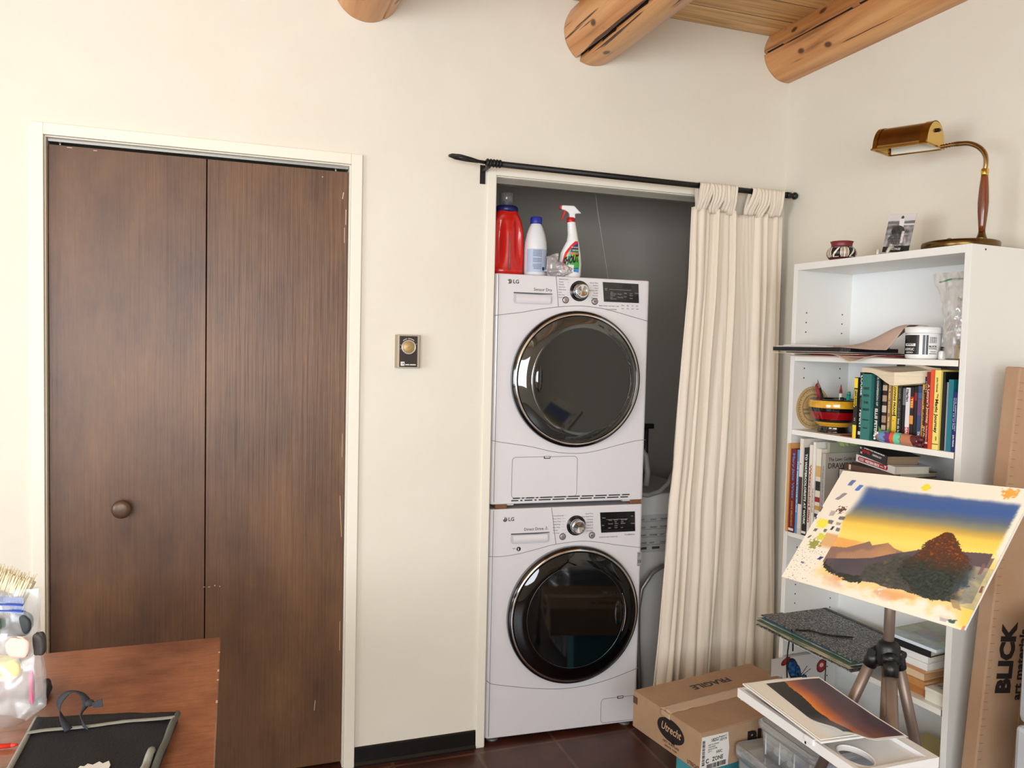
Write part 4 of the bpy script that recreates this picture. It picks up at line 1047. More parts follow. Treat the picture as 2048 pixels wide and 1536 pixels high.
# ---------------------------------------------------------------- upper shelf: papers, jars, bag
z1 = SHZ[0]+.0003
def sheet(name, label, cat, pts, z, th, col, mat=None, droop=0, group=None):
    t = None
    b = B(); b.prism([(p[0],p[1]) for p in pts], 0, th, 0)
    o = b.build(name, mat or M('sheet_%d_%d_%d' % col, col, .6)); o.location = S(0,0,z); o.rotation_euler = (0,0,RS)
    return tag(o, label, cat, group)
G1 = 'papers and folders stacked on the top shelf board'
sheet('folder', 'lowest pinkish brown folder in the paper stack on the upper shelf', 'folder', [(.03,-.030),(.33,-.030),(.40,.06),(.40,.22),(.03,.22)], z1, .003, (176,140,128), group=G1)
sheet('folder', 'dark red folder in the paper stack left of the white jar', 'folder', [(.10,-.005),(.405,.010),(.405,.22),(.10,.22)], z1+.0034, .005, (112,30,38), group=G1)
sheet('paper_sheet', 'cream sheet sticking out far left below the black portfolio', 'paper', [(-.018,-.055),(.20,-.045),(.30,-.02),(.30,.16),(.06,.18)], z1+.0088, .0012, (226,204,170), group=G1)
sheet('folder', 'thin dark folder under the pinkish sheet on the upper shelf', 'folder', [(.022,-.040),(.402,-.004),(.402,.20),(.03,.20)], z1+.0104, .0030, (44,30,34), group=G1)
sheet('paper_sheet', 'pinkish grey sheet directly under the black portfolio', 'paper', [(.005,-.050),(.28,-.040),(.28,.18),(.05,.18)], z1+.0138, .0018, (206,182,172), group=G1)
sheet('portfolio', 'slim black portfolio jutting out left of the bookcase on the upper shelf', 'portfolio', [(-.022,-.056),(.255,-.048),(.270,-.02),(.270,.18),(.035,.18)], z1+.0160, .0125, (16,15,16), M('leather_black',(16,15,16),.4,bump=(80,.2)), group=G1)
sheet('magazine', 'glossy grey magazine on top of the black portfolio', 'magazine', [(-.012,-.052),(.20,-.046),(.24,.18),(.045,.18)], z1+.0290, .0040, (196,190,184), group=G1)
sheet('paper_sheet', 'white crumpled sheet topmost at the left of the paper stack', 'paper', [(.02,-.05),(.16,-.046),(.19,.15),(.05,.16)], z1+.0334, .0022, (226,222,214), group=G1)
# big brown-pink sheet curling up towards the jar
b = B()
def curl(i, j):
    u = .17+.235*i; d = -.03+.17*j+.03*(1-i)*j
    z = .034+.062*sstep(.10,.95,i)*sstep(.0,.55,j)+.004*sstep(.1,1,i)+.006*math.sin(i*7+j*3)*(i)*j - .010*(1-j)*sstep(.2,.9,i)
    if j < .05: z -= .004
    return (u, d, z)
b.grid(40, 30, curl); o = b.build('wrapping_paper', M('kraft_pink',(204,178,164),.7,bump=(14,.4)), solid=.0008); o.location = S(0,0,z1); o.rotation_euler = (0,0,RS)
tag(o, 'large pinkish brown sheet curling upwards left of the white jar', 'paper')
b = B(); b.grid(20, 12, lambda i, j: (.175+.20*i, -.055+.075*j+.05*abs(i-.62), .005-.022*(1-j)*math.exp(-((i-.62)/.25)**2)+.004)); o = b.build('paper_sheet', M('sheet_pale',(222,198,178),.7), solid=.0008); o.location = S(0,0,z1+.0); o.rotation_euler = (0,0,RS)
tag(o, 'pale sheet drooping over the front edge of the upper shelf board', 'paper', G1)

jar = thing('paint_jar', 'white plastic jar of black-labelled acrylic paint on the upper shelf', 'jar', S(.4625,.050,z1), RS)
JR = .046
b = B(); b.lathe([(.040,0),(.0445,.003),(.046,.008),(.046,.066),(.044,.070),(.044,.074)], 60); b.build('jar_body', M('jar_white',(232,232,230),.3), jar)
b = B(); b.lathe([(.0475,.072),(.0485,.074),(.0485,.088),(.046,.090),(.0,.090)], 60); look(b.build('lid', MATS['jar_white'], jar), 'white screw lid')
b = B(); b.grid(20,3,lambda i,j:((JR+.0006)*math.sin(-1.05+1.50*i),-(JR+.0006)*math.cos(-1.05+1.50*i),.013+.054*j)); b.grid(12,3,lambda i,j:((JR+.0006)*math.sin(.64+.30*i),-(JR+.0006)*math.cos(.64+.30*i),.013+.054*j))
lb = look(b.build('label', M('label_black',(14,14,15),.35), jar), 'black label panels')
b = B(); 
def onj(a, z): return Matrix.Rotation(a,4,'Z') @ frame((0,-JR-.001,z),(1,0,0),(0,0,1))
cw = cylwarp(JR+.001)
b.grid(8,2,lambda i,j:((JR+.001)*math.sin(-.55+.80*i),-(JR+.001)*math.cos(-.55+.80*i),.036+.0075*j))
b.text('ACRYLIC', onj(-.20,.024), .010, warp=cw, align='CENTER', width=.036, bold=.02); b.text('GESSO', onj(-.17,.0165), .0055, warp=cw, align='CENTER', width=.026, bold=.02)
b.grid(2,2,lambda i,j:((JR+.001)*math.sin(.78+.03*i),-(JR+.001)*math.cos(.78+.03*i),.013+.054*j))
b.build('label_white_print', MATS['jar_white'], lb)
b = B(); b.text("ARTIST'S", onj(-.14,.0385), .006, warp=cw, align='CENTER', width=.026, bold=.04)
for k in range(5): b.text('nm ulm ailn mu', onj(1.22,.060-.0035*k), .003, warp=cw, align='CENTER', width=.020, bold=.03)
b.text('BLICK', onj(1.22,.033), .0075, warp=cw, align='CENTER', width=.023, bold=.02); b.text('ART MATERIALS', onj(1.22,.0285), .003, warp=cw, align='CENTER', width=.023, bold=.04)
b.text('32 FL OZ', onj(1.22,.020), .003, warp=cw, align='CENTER', width=.014, bold=.04); b.text('MADE IN USA', onj(1.22,.0145), .003, warp=cw, align='CENTER', width=.020, bold=.04)
look(b.build('label_dark_print', ink, jar), 'fine dark print on the white side')
gj = thing('gold_jar', 'small gold glass jar with a dark cap, half behind the clear bag', 'jar', S(.578,.060,z1), RS)
b = B(); b.lathe([(.019,0),(.021,.003),(.021,.034),(.016,.041),(.0145,.043)], 36); b.build('jar_body', M('gold_glass',(168,140,76),.25,.5), gj)
b = B(); b.lathe([(.0165,.042),(.0165,.056),(0,.0565)], 30); look(b.build('cap', M('cap_dark',(60,48,40),.4), gj), 'dark cap')
bt = thing('small_bottle', 'tiny white labelled bottle beside the white jar', 'bottle', S(.527,.045,z1), RS)
b = B(); b.lathe([(.009,0),(.0095,.002),(.0095,.020),(.005,.025)], 20); b.build('bottle_body', MATS['jar_white'], bt)
b = B(); b.lathe([(.0055,.0245),(.0055,.035),(0,.0355)], 16); b.build('cap', blackm, bt)
# zip bag hanging from the side panel
zb_ = thing('zip_bag', 'clear zip bag with a green zipper hanging in the upper right of the bookcase', 'plastic bag', S(.50,.055,z1), RS)
film = clearmat('bag_film', (214,208,200), .30, .05, .2, (16,.35))
def bagf(side):
    def f(i, j):
        w0 = .020+.0*j; z = .004+.236*j
        xl = .008+.010*math.sin(j*5)-.012*sstep(.78,.9,j)+.0; xr = .108
        if j > .9: xl -= .008*(j-.9)/.1
        x = xl+(xr-xl)*i
        th = .020*math.sin(PI*i)*(1-.75*j)+.001
        w = .006*nz(x*35, z*22, side*3)+.002*nz(x*90, z*50, side)
        return (x, (.0 if side == 0 else 1)*0+(-th if side == 0 else th)+w, z)
    return f
b = B(); b.grid(40, 70, bagf(0)); b.grid(40, 70, bagf(1)); b.build('bag_film', film, zb_)
b = B(); b.tube([(.003+.105*k/20, -.004+.003*math.sin(k*.7), .214+.006*math.sin(k*.16)) for k in range(21)], .0024, 8); look(b.build('zipper', M('zip_green',(44,140,84),.35), zb_), 'green zipper line')
b = B()
for k in range(4): b.grid(12, 30, lambda i, j, k=k: (.066+.036*i+.01*nz(j*3,k), -.012+.008*nz(i*3+k, j*6, k)+.004*k, .05+.115*j+.012*nz(i*5,k)))
look(b.build('inner_wrap', M('foil_white',(222,222,226),.18,.55,bump=(40,.6)), zb_), 'shiny crumpled white wrap inside')

# ---------------------------------------------------------------- on top of the bookcase
zt = BH+.0004
pot = thing('painted_pot', 'small round clay pot painted maroon, black and white on the bookcase', 'pot', S(.118,.085,zt), RS)
b = B(); prof = [(.024,0),(.030,.004),(.040,.014),(.0455,.024),(.0460,.032),(.042,.042),(.034,.049),(.0315,.0505),(.0325,.060),(.0355,.0665),(.033,.067),(.030,.060),(.029,.050)]
n = 160; vs = []; cols = []
rows = []
for (a0, c0), (a1, c1) in zip(prof, prof[1:]):
    for k in range(6): rows.append((a0+(a1-a0)*k/6, c0+(c1-c0)*k/6))
rows.append(prof[-1])
def potc(a, z, inner):
    if inner: return (40,22,22)
    if z > .0495 or z < .012: return (118,36,42)
    v = (z-.012)/.0375
    p = (a/(2*PI)*5) % 1
    if abs(v-.03) < .03 or abs(v-.98) < .025: return (28,20,20)
    if p < .5:   # white lens group with tan stripes
        q = p/.5
        lens = .5+.46*math.sqrt(max(0,1-(2*v-1)**2*.8))
        x = abs(q-.5)*2
        if x > lens: return (30,22,22)
        if .10 < abs(q-.5) < .14 or .30 < abs(q-.5) < .34: return (60,34,30)
        if .14 <= abs(q-.5) <= .30: return (206,176,150)
        return (232,224,210)
    q = (p-.5)/.5
    dgl = abs((q-.5)-(v-.5)*.9)
    if dgl < .13*math.sqrt(max(0,1-(2*v-1)**2)): return (232,224,210)
    if v < .10 and .15 < q < .85: return (226,218,204)
    if v > .90 and .15 < q < .85: return (226,218,204)
    return (26,18,18)
for k, (r, z) in enumerate(rows):
    inner = k > 6*9+5
    for j in range(n+1):
        a = 2*PI*j/n; vs.append((r*math.cos(a), r*math.sin(a), z)); cols.append(potc((a+.9) % (2*PI), z, inner))
m_ = len(rows)-1
fs = [(k*(n+1)+j, k*(n+1)+j+1, (k+1)*(n+1)+j+1, (k+1)*(n+1)+j) for k in range(m_) for j in range(n)]+[tuple(j for j in range(n))[::-1]]
b.add(vs, fs, 0, True); b.build('pot_body', vmat('pot_paint', .45), pot, colors=cols)
# postcard in a clear stand
pc = thing('postcard', 'black and white postcard propped in a clear stand on the bookcase', 'postcard', S(.252,.112,zt+.022), RS, rot=None)
pc.rotation_euler = (-.12, .10, RS)
def card(u, v):
    x, y = u, v
    g = 214-30*v
    if v > .18: g = 120+30*math.sin(v*30+u*4)+60*nz(u*6,v*9)
    if .20 < v < .26: g = 110
    if .26 < v < .30 and u > .5: g = 215
    if v > .55: g = 150+90*nz(u*8,v*8,2)
    # a figure in a light shirt, dark trousers, leaning
    if math.hypot((u-.52)*1.1, (v-.09)*1.5) < .06: g = 60
    if .40 < u < .62 and .12 < v < .36 and abs(u-.52-(v-.2)*.1) < .09: g = 226
    if math.hypot((u-.44)/.24, (v-.44)/.14) < 1: g = 44+30*nz(u*10,v*10)
    if math.hypot((u-.42)/.30, (v-.66)/.14) < 1: g = 60+80*abs(nz(u*14,v*14,4))
    if .60 < u < .70 and .45 < v < .76: g = 226-60*abs(nz(u*9,v*9))
    if v > .84-.03*(u-.5): g = 14
    g = max(8, min(244, g)); return (g, g*.97, g*.98)
cpic('card', .096, .116, 74, 92, card, vmat('photo_gloss', .3), pc, frame((0,0,0),(1,0,0),(0,0,1)))
b = B(); b.text('HERITAGE', frame((.020,-.0012,.007),(1,0,0),(0,0,1)), .009, bold=.02, width=.045); b.build('caption', MATS['print_white'], pc)
cs = thing('card_stand', 'clear plastic card stand holding the postcard on the bookcase', 'stand', S(.245,.085,zt), RS)
acr = clearmat('acrylic_clear', (224,220,206), .55, .08, .1, (4,.1))
b = B(); b.box(0,0,0,.105,.055,.004); b.box(.0,.030,.004,.105,.034,.022); b.cyl((.006,.01,.012),(.006,.01,.030),.006,n=12); b.build('stand_base', acr, cs, bevel=.001)
b = B(); b.tube([(.056,-.004,.0045),(.056,-.006,.016),(.060,-.002,.028),(.064,.008,.030)], .005, 10); b.build('front_clip', acr, cs)

# brass lamp with a gooseneck
brass = M('brass', (196,160,82), .22, 1, var=(3,(150,112,52),.35,.7)); brassd = M('brass_dark', (120,96,56), .28, 1, var=(6,(84,64,36),.4,.7)); brassb = M('brass_bright', (224,186,96), .2, 1)
lamp = thing('desk_lamp', 'brass gooseneck desk lamp with trough shade standing on the bookcase', 'lamp', S(.507,.122,zt), RS)
b = B(); b.lathe([(.096,0),(.098,.002),(.098,.019),(.096,.0225),(.090,.0245),(.030,.026),(0,.026)], 80); look(b.build('base', brassd, lamp), 'round aged brass base')
b = B(); b.lathe([(.008,.0),(.008,.004),(.005,.007),(0,.008)], 20, 0, Matrix.Translation((.0,-.045,.0252))); b.build('switch_knob', M('switch_dark',(70,46,36),.4), lamp)
sx_ = .062
b = B(); b.lathe([(.016,.024),(.012,.032),(.009,.042),(.0088,.046)], 28, 0, Matrix.Translation((sx_,0,0))); b.build('stem_foot', brassd, lamp)
b = B(); b.lathe([(.0078,.045),(.0095,.065),(.0125,.10),(.0135,.125),(.0120,.16),(.0092,.192),(.0082,.2)], 28, 0, Matrix.Translation((sx_,0,0))); look(b.build('stem', M('stem_wood',(128,64,28),.25,coat=.5,var=(6,(92,42,18),.35,.7,(3,3,.6))), lamp), 'turned brown wooden stem')
b = B(); b.lathe([(.009,.198),(.0095,.202),(.0095,.214),(.0085,.216)], 24, 0, Matrix.Translation((sx_,0,0))); b.build('stem_collar', brassb, lamp)
neck = [V(sx_,0,.214),V(sx_+.002,0,.232),V(sx_-.001,0,.252),V(sx_-.012,0,.270),V(sx_-.030,0,.285),V(sx_-.052,0,.2955),V(sx_-.075,0,.300),V(sx_-.098,0,.3030),V(sx_-.134,-.006,.3030)]
pts = []
for i in range(len(neck)-1):
    p0, p1, p2, p3 = neck[max(i-1,0)], neck[i], neck[i+1], neck[min(i+2,len(neck)-1)]
    for k in range(10):
        t = k/10; pts.append(.5*((2*p1)+(p2-p0)*t+(2*p0-5*p1+4*p2-p3)*t*t+(3*p1-p0-3*p2+p3)*t**3))
pts.append(neck[-1])
b = B(); b.tube(pts, [.0070 if k % 2 else .0048 for k in range(len(pts))], 14, 0); look(b.build('gooseneck', M('gooseneck_brass',(170,140,96),.22,1), lamp), 'ribbed flexible neck')
# trough shade
sh_ = Matrix.Translation((-.150,-.045,.322)) @ Matrix.Rotation(.26,4,'Z') @ Matrix.Rotation(.05,4,'Y')
Ls, Ws = .155, .105
def shade(i, j, e=0):
    # i along length (x), j around the arch from front lip to back lip
    x = -Ls/2+Ls*i
    a = PI*j
    w, h = Ws/2-e, .066-e
    y = -w*math.cos(a); z = h*(math.sin(a)**.8)
    # flared lip front and back
    return Vector((x, y*(1.0 if 0 < j < 1 else 1.04), z-.012))
b = B(); b.grid(24, 36, lambda i, j: shade(i,j)); sd = look(b.build('shade', M('brass_shade',(172,132,76),.28,1,var=(4,(132,98,56),.3,.7)), lamp, solid=.0012), 'half-cylinder brass shade')
sd.matrix_local = sh_
b = B(); b.grid(10, 36, lambda i, j: shade(.0+.08*i, j, -.0022)); b.grid(10, 36, lambda i, j: shade(.88+.12*i, j, -.0030)); rb = b.build('shade_rim', brass, sd)
for x, o_ in ((Ls/2, 1), (-Ls/2, -1)):
    b = B(); pr = [( -Ws/2*math.cos(PI*k/36)*1.0, .066*(math.sin(PI*k/36)**.8)-.012) for k in range(37)]
    b.prism(pr, 0, .0015*o_, 0, frame((x,0,0),(0,1,0),(0,0,1))); look(b.build('end_cap', brassb, sd), 'bright brass end plate')
b = B(); b.box(Ls/2-.002,-Ws/2-.002,-.016,Ls/2+.004,Ws/2+.002,-.011); b.box(-Ls/2-.004,-Ws/2-.004,-.016,-Ls/2+.002,Ws/2+.002,-.011); b.box(-Ls/2,-Ws/2-.004,-.016,Ls/2,-Ws/2,-.011); b.box(-Ls/2,Ws/2,-.016,Ls/2,Ws/2+.003,-.011); b.build('lip', brass, sd)
b = B(); b.tube([(Ls/2+.002,-.012,.028),(Ls/2+.006,0,.030),(Ls/2+.004,.020,.034)], [.004,.006,.003], 12); look(b.build('shade_pivot', M('pivot_dark',(60,46,30),.25,1), sd), 'dark pivot screw')
b = B(); b.grid(16, 24, lambda i, j: shade(.03+.94*i, j, .003)); look(b.build('shade_lining', M('lining_white',(238,232,214),.5), sd), 'white inside of the shade')
b = B(); b.cyl((-.03,0,.008),(.03,0,.008),.012,n=16); look(b.build('bulb', M('bulb_white',(240,238,230),.3), sd), 'unlit tubular bulb')

# ---------------------------------------------------------------- third row: art books
z3 = SHZ[2]+.0003
def up3(label, u0, u1, top, cov, d=.01, D=.19, **k):
    return book(label, u1-u0-.0006, D, top-z3, cov, S(u0, d, z3), **k)
up3('tan orange board book at the left end of the art book row', .0185,.0290,1.145,(214,160,96),d=-.012,D=.2, pages=paperw)
up3('dark red book with blue script title on its spine', .0295,.053,1.128,(112,14,24),d=-.008,D=.19, txt=[('Mary Jane West',.265,.010,.013,(84,132,190),.150),('JADE E. MIKLOUKHO',.105,.010,.009,(206,140,60),.085)], bands=[(.006,.014,(226,220,210))])
up3('thin bright blue book among the art books', .0535,.064,1.128,(84,150,200),d=-.004, txt=[('THE SIERRA CLUB GUIDE',.24,.003,.0055,WH,.17)])
up3('white book with a small black diamond on its spine', .0645,.080,1.166,(228,218,206),d=-.004,D=.2, pages=paperw, bands=[(.10,.19,(70,20,24)),(.0,.02,(206,200,190))], txt=[('o',.235,.004,.008,(30,30,30))])
up3('black book titled WATERCOLORISTS AT WORK in white capitals', .0805,.100,1.138,(16,18,18),d=.0, txt=[('TO WATERCOLORISTS AT WORK',.268,.0055,.0125,(226,240,226),.232)], bands=[(.006,.014,(226,220,210))])
up3('cream book with red script WATERCOLORS and flowers', .1005,.114,1.150,(230,222,208),d=.002, pages=paperw, txt=[('WatercolorLilian',.235,.004,.011,(176,70,60),.19)])
up3('plain white book between the art books', .1145,.125,1.160,(232,230,222),d=.004, pages=paperw, txt=[('THE ART OF COLOR',.16,.003,.005,(150,96,80),.08)])
up3('cream book with round paint swatches down its spine', .1255,.146,1.140,(226,220,204),d=.008, pages=paperw, bands=[(.20,.235,(212,170,100)),(.155,.185,(26,24,26)),(.118,.134,(150,24,34)),(.092,.106,(206,150,70)),(.068,.080,(36,44,90)),(.044,.056,(40,40,44))])
lg = up3('grey book titled DRAWING with its front cover showing', .1575,.172,1.130,(176,170,160),d=.000,D=.20, pages=paperw, txt=[('THE LAWS GUIDE TO NATURE DRAWING',.24,.004,.0055,(110,120,150),.17)])
# its front cover faces along the row
b = B(); Xc = frame((.0143,.012,.255),(0,1,0),(0,0,1)); b.text('The Laws Guide to', Xc, .0165, bold=0, width=.118)
Xc = frame((.0143,.010,.232),(0,1,0),(0,0,1)); b.text('DRAWING', Xc, .024, bold=.01, width=.112); look(b.build('cover_lettering', ink, lg), 'dark cover title')
gb2 = up3('sage green portfolio book with pale sticky notes, taller than the rest', .1155+.011,.1260+.0195,1.168,(150,152,132),d=.030,D=.17, pages=paperw) if 0 else None
gs = book('sage green book with lime sticky notes on top, behind the grey drawing book', .0105, .18, .312, (158,158,138), S(.1465,.030,z3), pages=paperw)
b = B()
for (y, w, c) in ((.040,.018,0),(.062,.014,0),(.084,.02,0),(.10,.014,0)): b.box(.002,y,.304,.0085,y+w,.316+.004*nz(y*90,2)); b.prism([(y,.313),(y+w,.315),(y+w*1.3,.298),(y+.004,.302)],.0106,.0112,0,frame((0,0,0),(0,1,0),(0,0,1)))
look(b.build('sticky_notes', M('sticky_lime',(196,216,130),.7), gs), 'lime green sticky notes')
gb_ = book('dark green book with a black spine in front of the grey drawing book', .016, .12, .232, (14,82,66), S(.1735,.055,z3), txt=[('A DICTIONARY OF COLOR',.205,.006,.0075,(226,226,220),.15)], bands=[(.0,.232,(16,18,18))])
# short books standing and lying right of it
def flat3(label, u, d, z, L, D, T, cov, rz=0, tilt=0, **k):
    return book(label, T, D, L, cov, S(u,d,z), flat=True, rot=(0, tilt, RS+rz), **k)
flat3('brown leather notebook lying on the art books left of the bird guide', .196,.055,1.0845,.21,.15,.016,(92,60,46),rz=-.03, bands=[(.018,.026,(222,206,180))])
flat3('grey hardback lying flat below the bird guide', .20,.030,1.048,.24,.17,.036,(168,160,150),rz=.02)
flat3('thick brown book lying low under the grey hardback', .20,.025,1.014,.24,.17,.032,(110,70,50),rz=0)
flat3('large tan portfolio lying low behind the easel painting', .20,.02,.94,.235,.20,.07,(150,130,104),rz=0)
flat3('stack of white sketch pads at the bottom behind the easel painting', .20,.02,z3,.235,.20,.088,(206,200,190),rz=0, pages=paperw)
wb = flat3('white field guide with a red WESTERN BIRDS spine, tilted on the stack', .262,.030,1.1185,.175,.118,.0215,(222,220,216),rz=-.20,tilt=.075, pages=paperw)
b = B(); pr = rrect(.010,.0035,.145,.0180,.007); b.prism(pr, 0, .0006, 0, frame((0,-.0002,0),(1,0,0),(0,0,1))); rp = look(b.build('red_panel', M('panel_red',(158,20,38),.35), wb), 'red rounded title panel')
b = B(); b.text('WESTERN BIRDS', frame((.044,-.0011,.0062),(1,0,0),(0,0,1)), .0110, bold=.03, width=.065); b.text('PETERSON', frame((.016,-.0011,.0115),(1,0,0),(0,0,1)), .0045, bold=.02, width=.022); b.text('FIELD GUIDES', frame((.016,-.0011,.0065),(1,0,0),(0,0,1)), .0045, bold=.02, width=.022); b.text('Peterson', frame((.113,-.0011,.0085),(1,0,0),(0,0,1)), .004, bold=.02, width=.014)
b.prism([(.130,.0155),(.140,.0155),(.137,.011),(.136,.006),(.1345,.006),(.134,.011)], 0, .0005, 0, frame((0,-.0010,0),(1,0,0),(0,0,1))); b.build('panel_lettering', MATS['print_white'], rp)
flat3('thick black bestseller paperback lying on the bird guide', .272,.030,1.1405,.136,.105,.028,(20,18,20),rz=-.26,tilt=.10, txt=[('THE',.004,.020,.007,WH,.008),('GOOD GIRL',.016,.0125,.0115,(200,30,36),.040),('#1 NEW YORK TIMES BESTSELLER',.026,.0245,.0045,WH,.10),('CHRISTINA ROY',.068,.0125,.0075,(206,204,204),.045),('X',.008,.006,.008,WH,.012)], pages=M('pages_brown',(150,128,100),.9,bump=(8,.4,(.2,.2,60))))
for k, (u, z, L, T, c, lab) in enumerate([(.452,1.010,.14,.022,(40,34,34),'black binder lying at the right of the art shelf'),(.46,1.0325,.135,.014,(196,190,178),'pale booklet lying on the black binder'),(.455,1.047,.14,.016,(30,28,30),'dark book with a yellow band right of the bird guide'),(.47,1.0635,.125,.012,(96,30,40),'maroon book near the right side panel of the art shelf'),(.46,1.076,.135,.008,(150,140,132),'thin grey magazine on top of the maroon book')]):
    flat3(lab, u, .012+.004*k, z, L, .18, T, c, rz=.02*(-1)**k, bands=([(.02,.03,(222,214,200))] if k == 0 else [(.03,.045,(226,190,80))] if k == 2 else ()), group=None)
flat3('row of big binders supporting the right end of the art shelf', .585-.135,.012,z3+.089-.0885,.14,.18,.158,(130,120,110))

# ---------------------------------------------------------------- fourth shelf: speckled portfolio and stacked books
z4 = SHZ[3]+.0003
def speck():
    m = bpy.data.materials.new('speckled_board'); m.use_nodes = True; nt = m.node_tree; L = nt.links.new; p = nt.nodes['Principled BSDF']
    tc = nt.nodes.new('ShaderNodeTexCoord'); n = nt.nodes.new('ShaderNodeTexNoise'); n.inputs['Scale'].default_value = 210; n.inputs['Detail'].default_value = 3; n.inputs['Distortion'].default_value = 1.5
    r = nt.nodes.new('ShaderNodeValToRGB'); e = r.color_ramp.elements; e[0].position = .50; e[0].color = rgb((34,34,36)); e[1].position = .60; e[1].color = rgb((176,174,170))
    L(tc.outputs['Object'], n.inputs[0]); L(n.outputs['Fac'], r.inputs[0]); L(r.outputs[0], p.inputs['Base Color']); p.inputs['Roughness'].default_value = .5
    return m
spk = speck()
pf = thing('art_portfolio', 'black speckled art portfolio tied with ribbon, jutting out of the lower bookcase', 'portfolio', (.892,-.484,z4+.0385), RS-.02)
PL, PD = .408, .268
b = B(); b.prism([(0,0),(PL,0),(PL,PD),(.035,PD)], 0, .0035, 0, Matrix.Translation((-.008,-.012,.0)))
b.build('lower_cover', spk, pf)
top = Matrix.Translation((0,0,.0335)) @ Matrix.Rotation(.01,4,'Y') @ Matrix.Rotation(-.01,4,'X')
b = B(); b.prism([(0,0),(PL,0),(PL,PD),(.012,PD)], 0, .0035, 0, top); tc_ = look(b.build('upper_cover', spk, pf), 'speckled black and white board cover')
b = B(); b.box(.012,PD-.012,.0032,PL,PD+.002,.0050,0,top); look(b.build('spine_tape', M('tape_black',(18,18,19),.45), tc_), 'plain black spine tape')
b = B(); b.tube([top @ V(*p) for p in ((.155,.008,.005),(.175,.05,.006),(.20,.06,.006),(.23,.085,.006),(.262,.135,.0065))], .0024, 8)
b.tube([top @ V(*p) for p in ((.145,.0,.004),(.150,-.004,-.004),(.152,.0,-.02),(.150,.004,-.064))], .0024, 8)
b.tube([top @ V(*p) for p in ((.150,.010,.005),(.165,.022,.006),(.17,.05,.006))], .0024, 8)
look(b.build('ribbon', M('ribbon_black',(12,12,12),.7), pf), 'black tie ribbon')
b = B(); b.tube([V(.15,-.014,.002),V(.150,-.018,-.03),V(.146,-.016,-.08),V(.150,-.016,-.115)], .0022, 8); look(b.build('hanging_ribbon', MATS['ribbon_black'], pf), 'ribbon end hanging down in front')
b = B(); b.tube([V(PL+.012,-.004,.002),V(PL+.014,-.010,-.06),V(PL+.010,-.012,-.13),V(PL+.004,-.012,-.165)], .0024, 8); look(b.build('side_ribbon', MATS['ribbon_black'], pf), 'second ribbon end hanging by the easel legs')
for k, (zz, c, ox, oy) in enumerate([(.005,(196,180,152),-.010,-.004),(.0095,(60,58,50),.004,.002),(.014,(206,186,150),-.012,-.006),(.0195,(74,90,72),-.004,-.010),(.0245,(156,160,144),-.006,-.004),(.0285,(44,78,96),.010,-.002)]):
    b = B(); b.grid(30, 3, lambda i, j: (ox+(PL-.01)*i, oy-.004+(PD-.02)*j+.0, zz+.004*nz(i*3,k*2.2)+.001)); 
    look(b.build('painting_sheet', M('wet_paint_%d' % k, c, .5, var=(9,mix(c,(40,80,70),.45),.45,.6)), pf, solid=.0022), 'edge of a painted sheet')
b = B(); b.box(.03,.02,.004,PL-.02,PD-.02,.030); b.build('paper_stack', paperw, pf)
book('white pad pile under the speckled portfolio in the lower bookcase', .0375, .19, .28, (214,210,200), S(.03,.03,z4), flat=True, pages=paperw)

def flat4(label, u, d, z, L, D, T, cov, rz=0, **k): return book(label, T, D, L, cov, S(u,d,z), flat=True, rz=RS+rz, **k)
z = z4
st = [('orange wooden-edged book at the bottom of the lower stack', .455,.12,.022,(176,116,60),.02),('tan book second from the bottom of the lower stack', .450,.12,.019,(196,140,84),-.03),('cream paperback third from the bottom of the lower stack', .440,.13,.022,(222,196,160),.03),('brown-edged thin book in the middle of the lower stack', .450,.125,.012,(190,140,100),-.04)]
for (lab, u, D, T, c, rz) in st:
    book(lab, T, .20, .12, c, S(u-.032, .03, z), flat=True, rz=RS+rz, pages=M('pages_tan_%d' % int(T*1000), mix(c,(236,206,160),.5), .9)); z += T+.0006
for (lab, u, L, D, T, c, rz) in [('white sketchbook under the black-lined book in the lower stack',.400,.140,.20,.019,(232,230,226),.02),('white book with black cover line in the lower stack',.396,.142,.20,.018,(224,224,222),.05),('thick tan-paged black hardback in the lower stack',.394,.150,.205,.020,(22,24,28),.06)]:
    book(lab, T, D, L, c, S(u+.004,.022,z), flat=True, rz=RS+rz, pages=(paperw if c[0] > 100 else paper)); z += T+.0006
lb_ = thing('art_book', 'book with a green landscape cover lying topmost on the lower stack', 'book', S(.398,.020,z), RS+.04)
b = B(); b.box(0,0,0,.170,.215,.0085); b.build('page_block', M('pages_blue_white',(206,218,226),.6), lb_)
def land(u, v):
    c = mix((150,150,96),(118,124,70), .5+fbm(u*3,v*5))
    if v < .30: c = mix((170,168,124),(130,134,80), v/.3)
    if .25+.08*math.sin(u*5) < v < .42: c = mix((96,104,56),(150,146,84), .5+fbm(u*6,v*12))
    if .40 < v < .72 and .25 < u < .8: c = mix((150,112,76),(88,92,60), .5+1.2*fbm(u*7,v*7,3))
    if math.hypot((u-.55)/.16,(v-.66)/.09) < 1: c = (104,110,120)
    if v > .78: c = mix((130,144,140),(166,178,176), .5+fbm(u*5,v*5,9))
    if u > .82 and v < .6: c = mix((54,62,40),(96,100,66), .5+fbm(u*9,v*9,5))
    return c
cpic('front_cover', .170, .215, 60, 60, lambda u, v: land(u, v), vmat('cover_print', .25, .3), lb_, frame((0,0,.0086),(1,0,0),(0,1,0)))
wbx = thing('white_box', 'small white card box with a crumpled wrapper on top in the lower bookcase corner', 'box', S(.546,.018,z4), RS)
b = B(); b.box(0,0,0,.058,.075,.026); b.build('box_body', M('card_white',(226,222,208),.7), wbx, bevel=.0008)
b = B(); b.box(-.001,-.001,.0262,.059,.076,.0365); b.build('box_lid', MATS['card_white'], wbx, bevel=.0008)
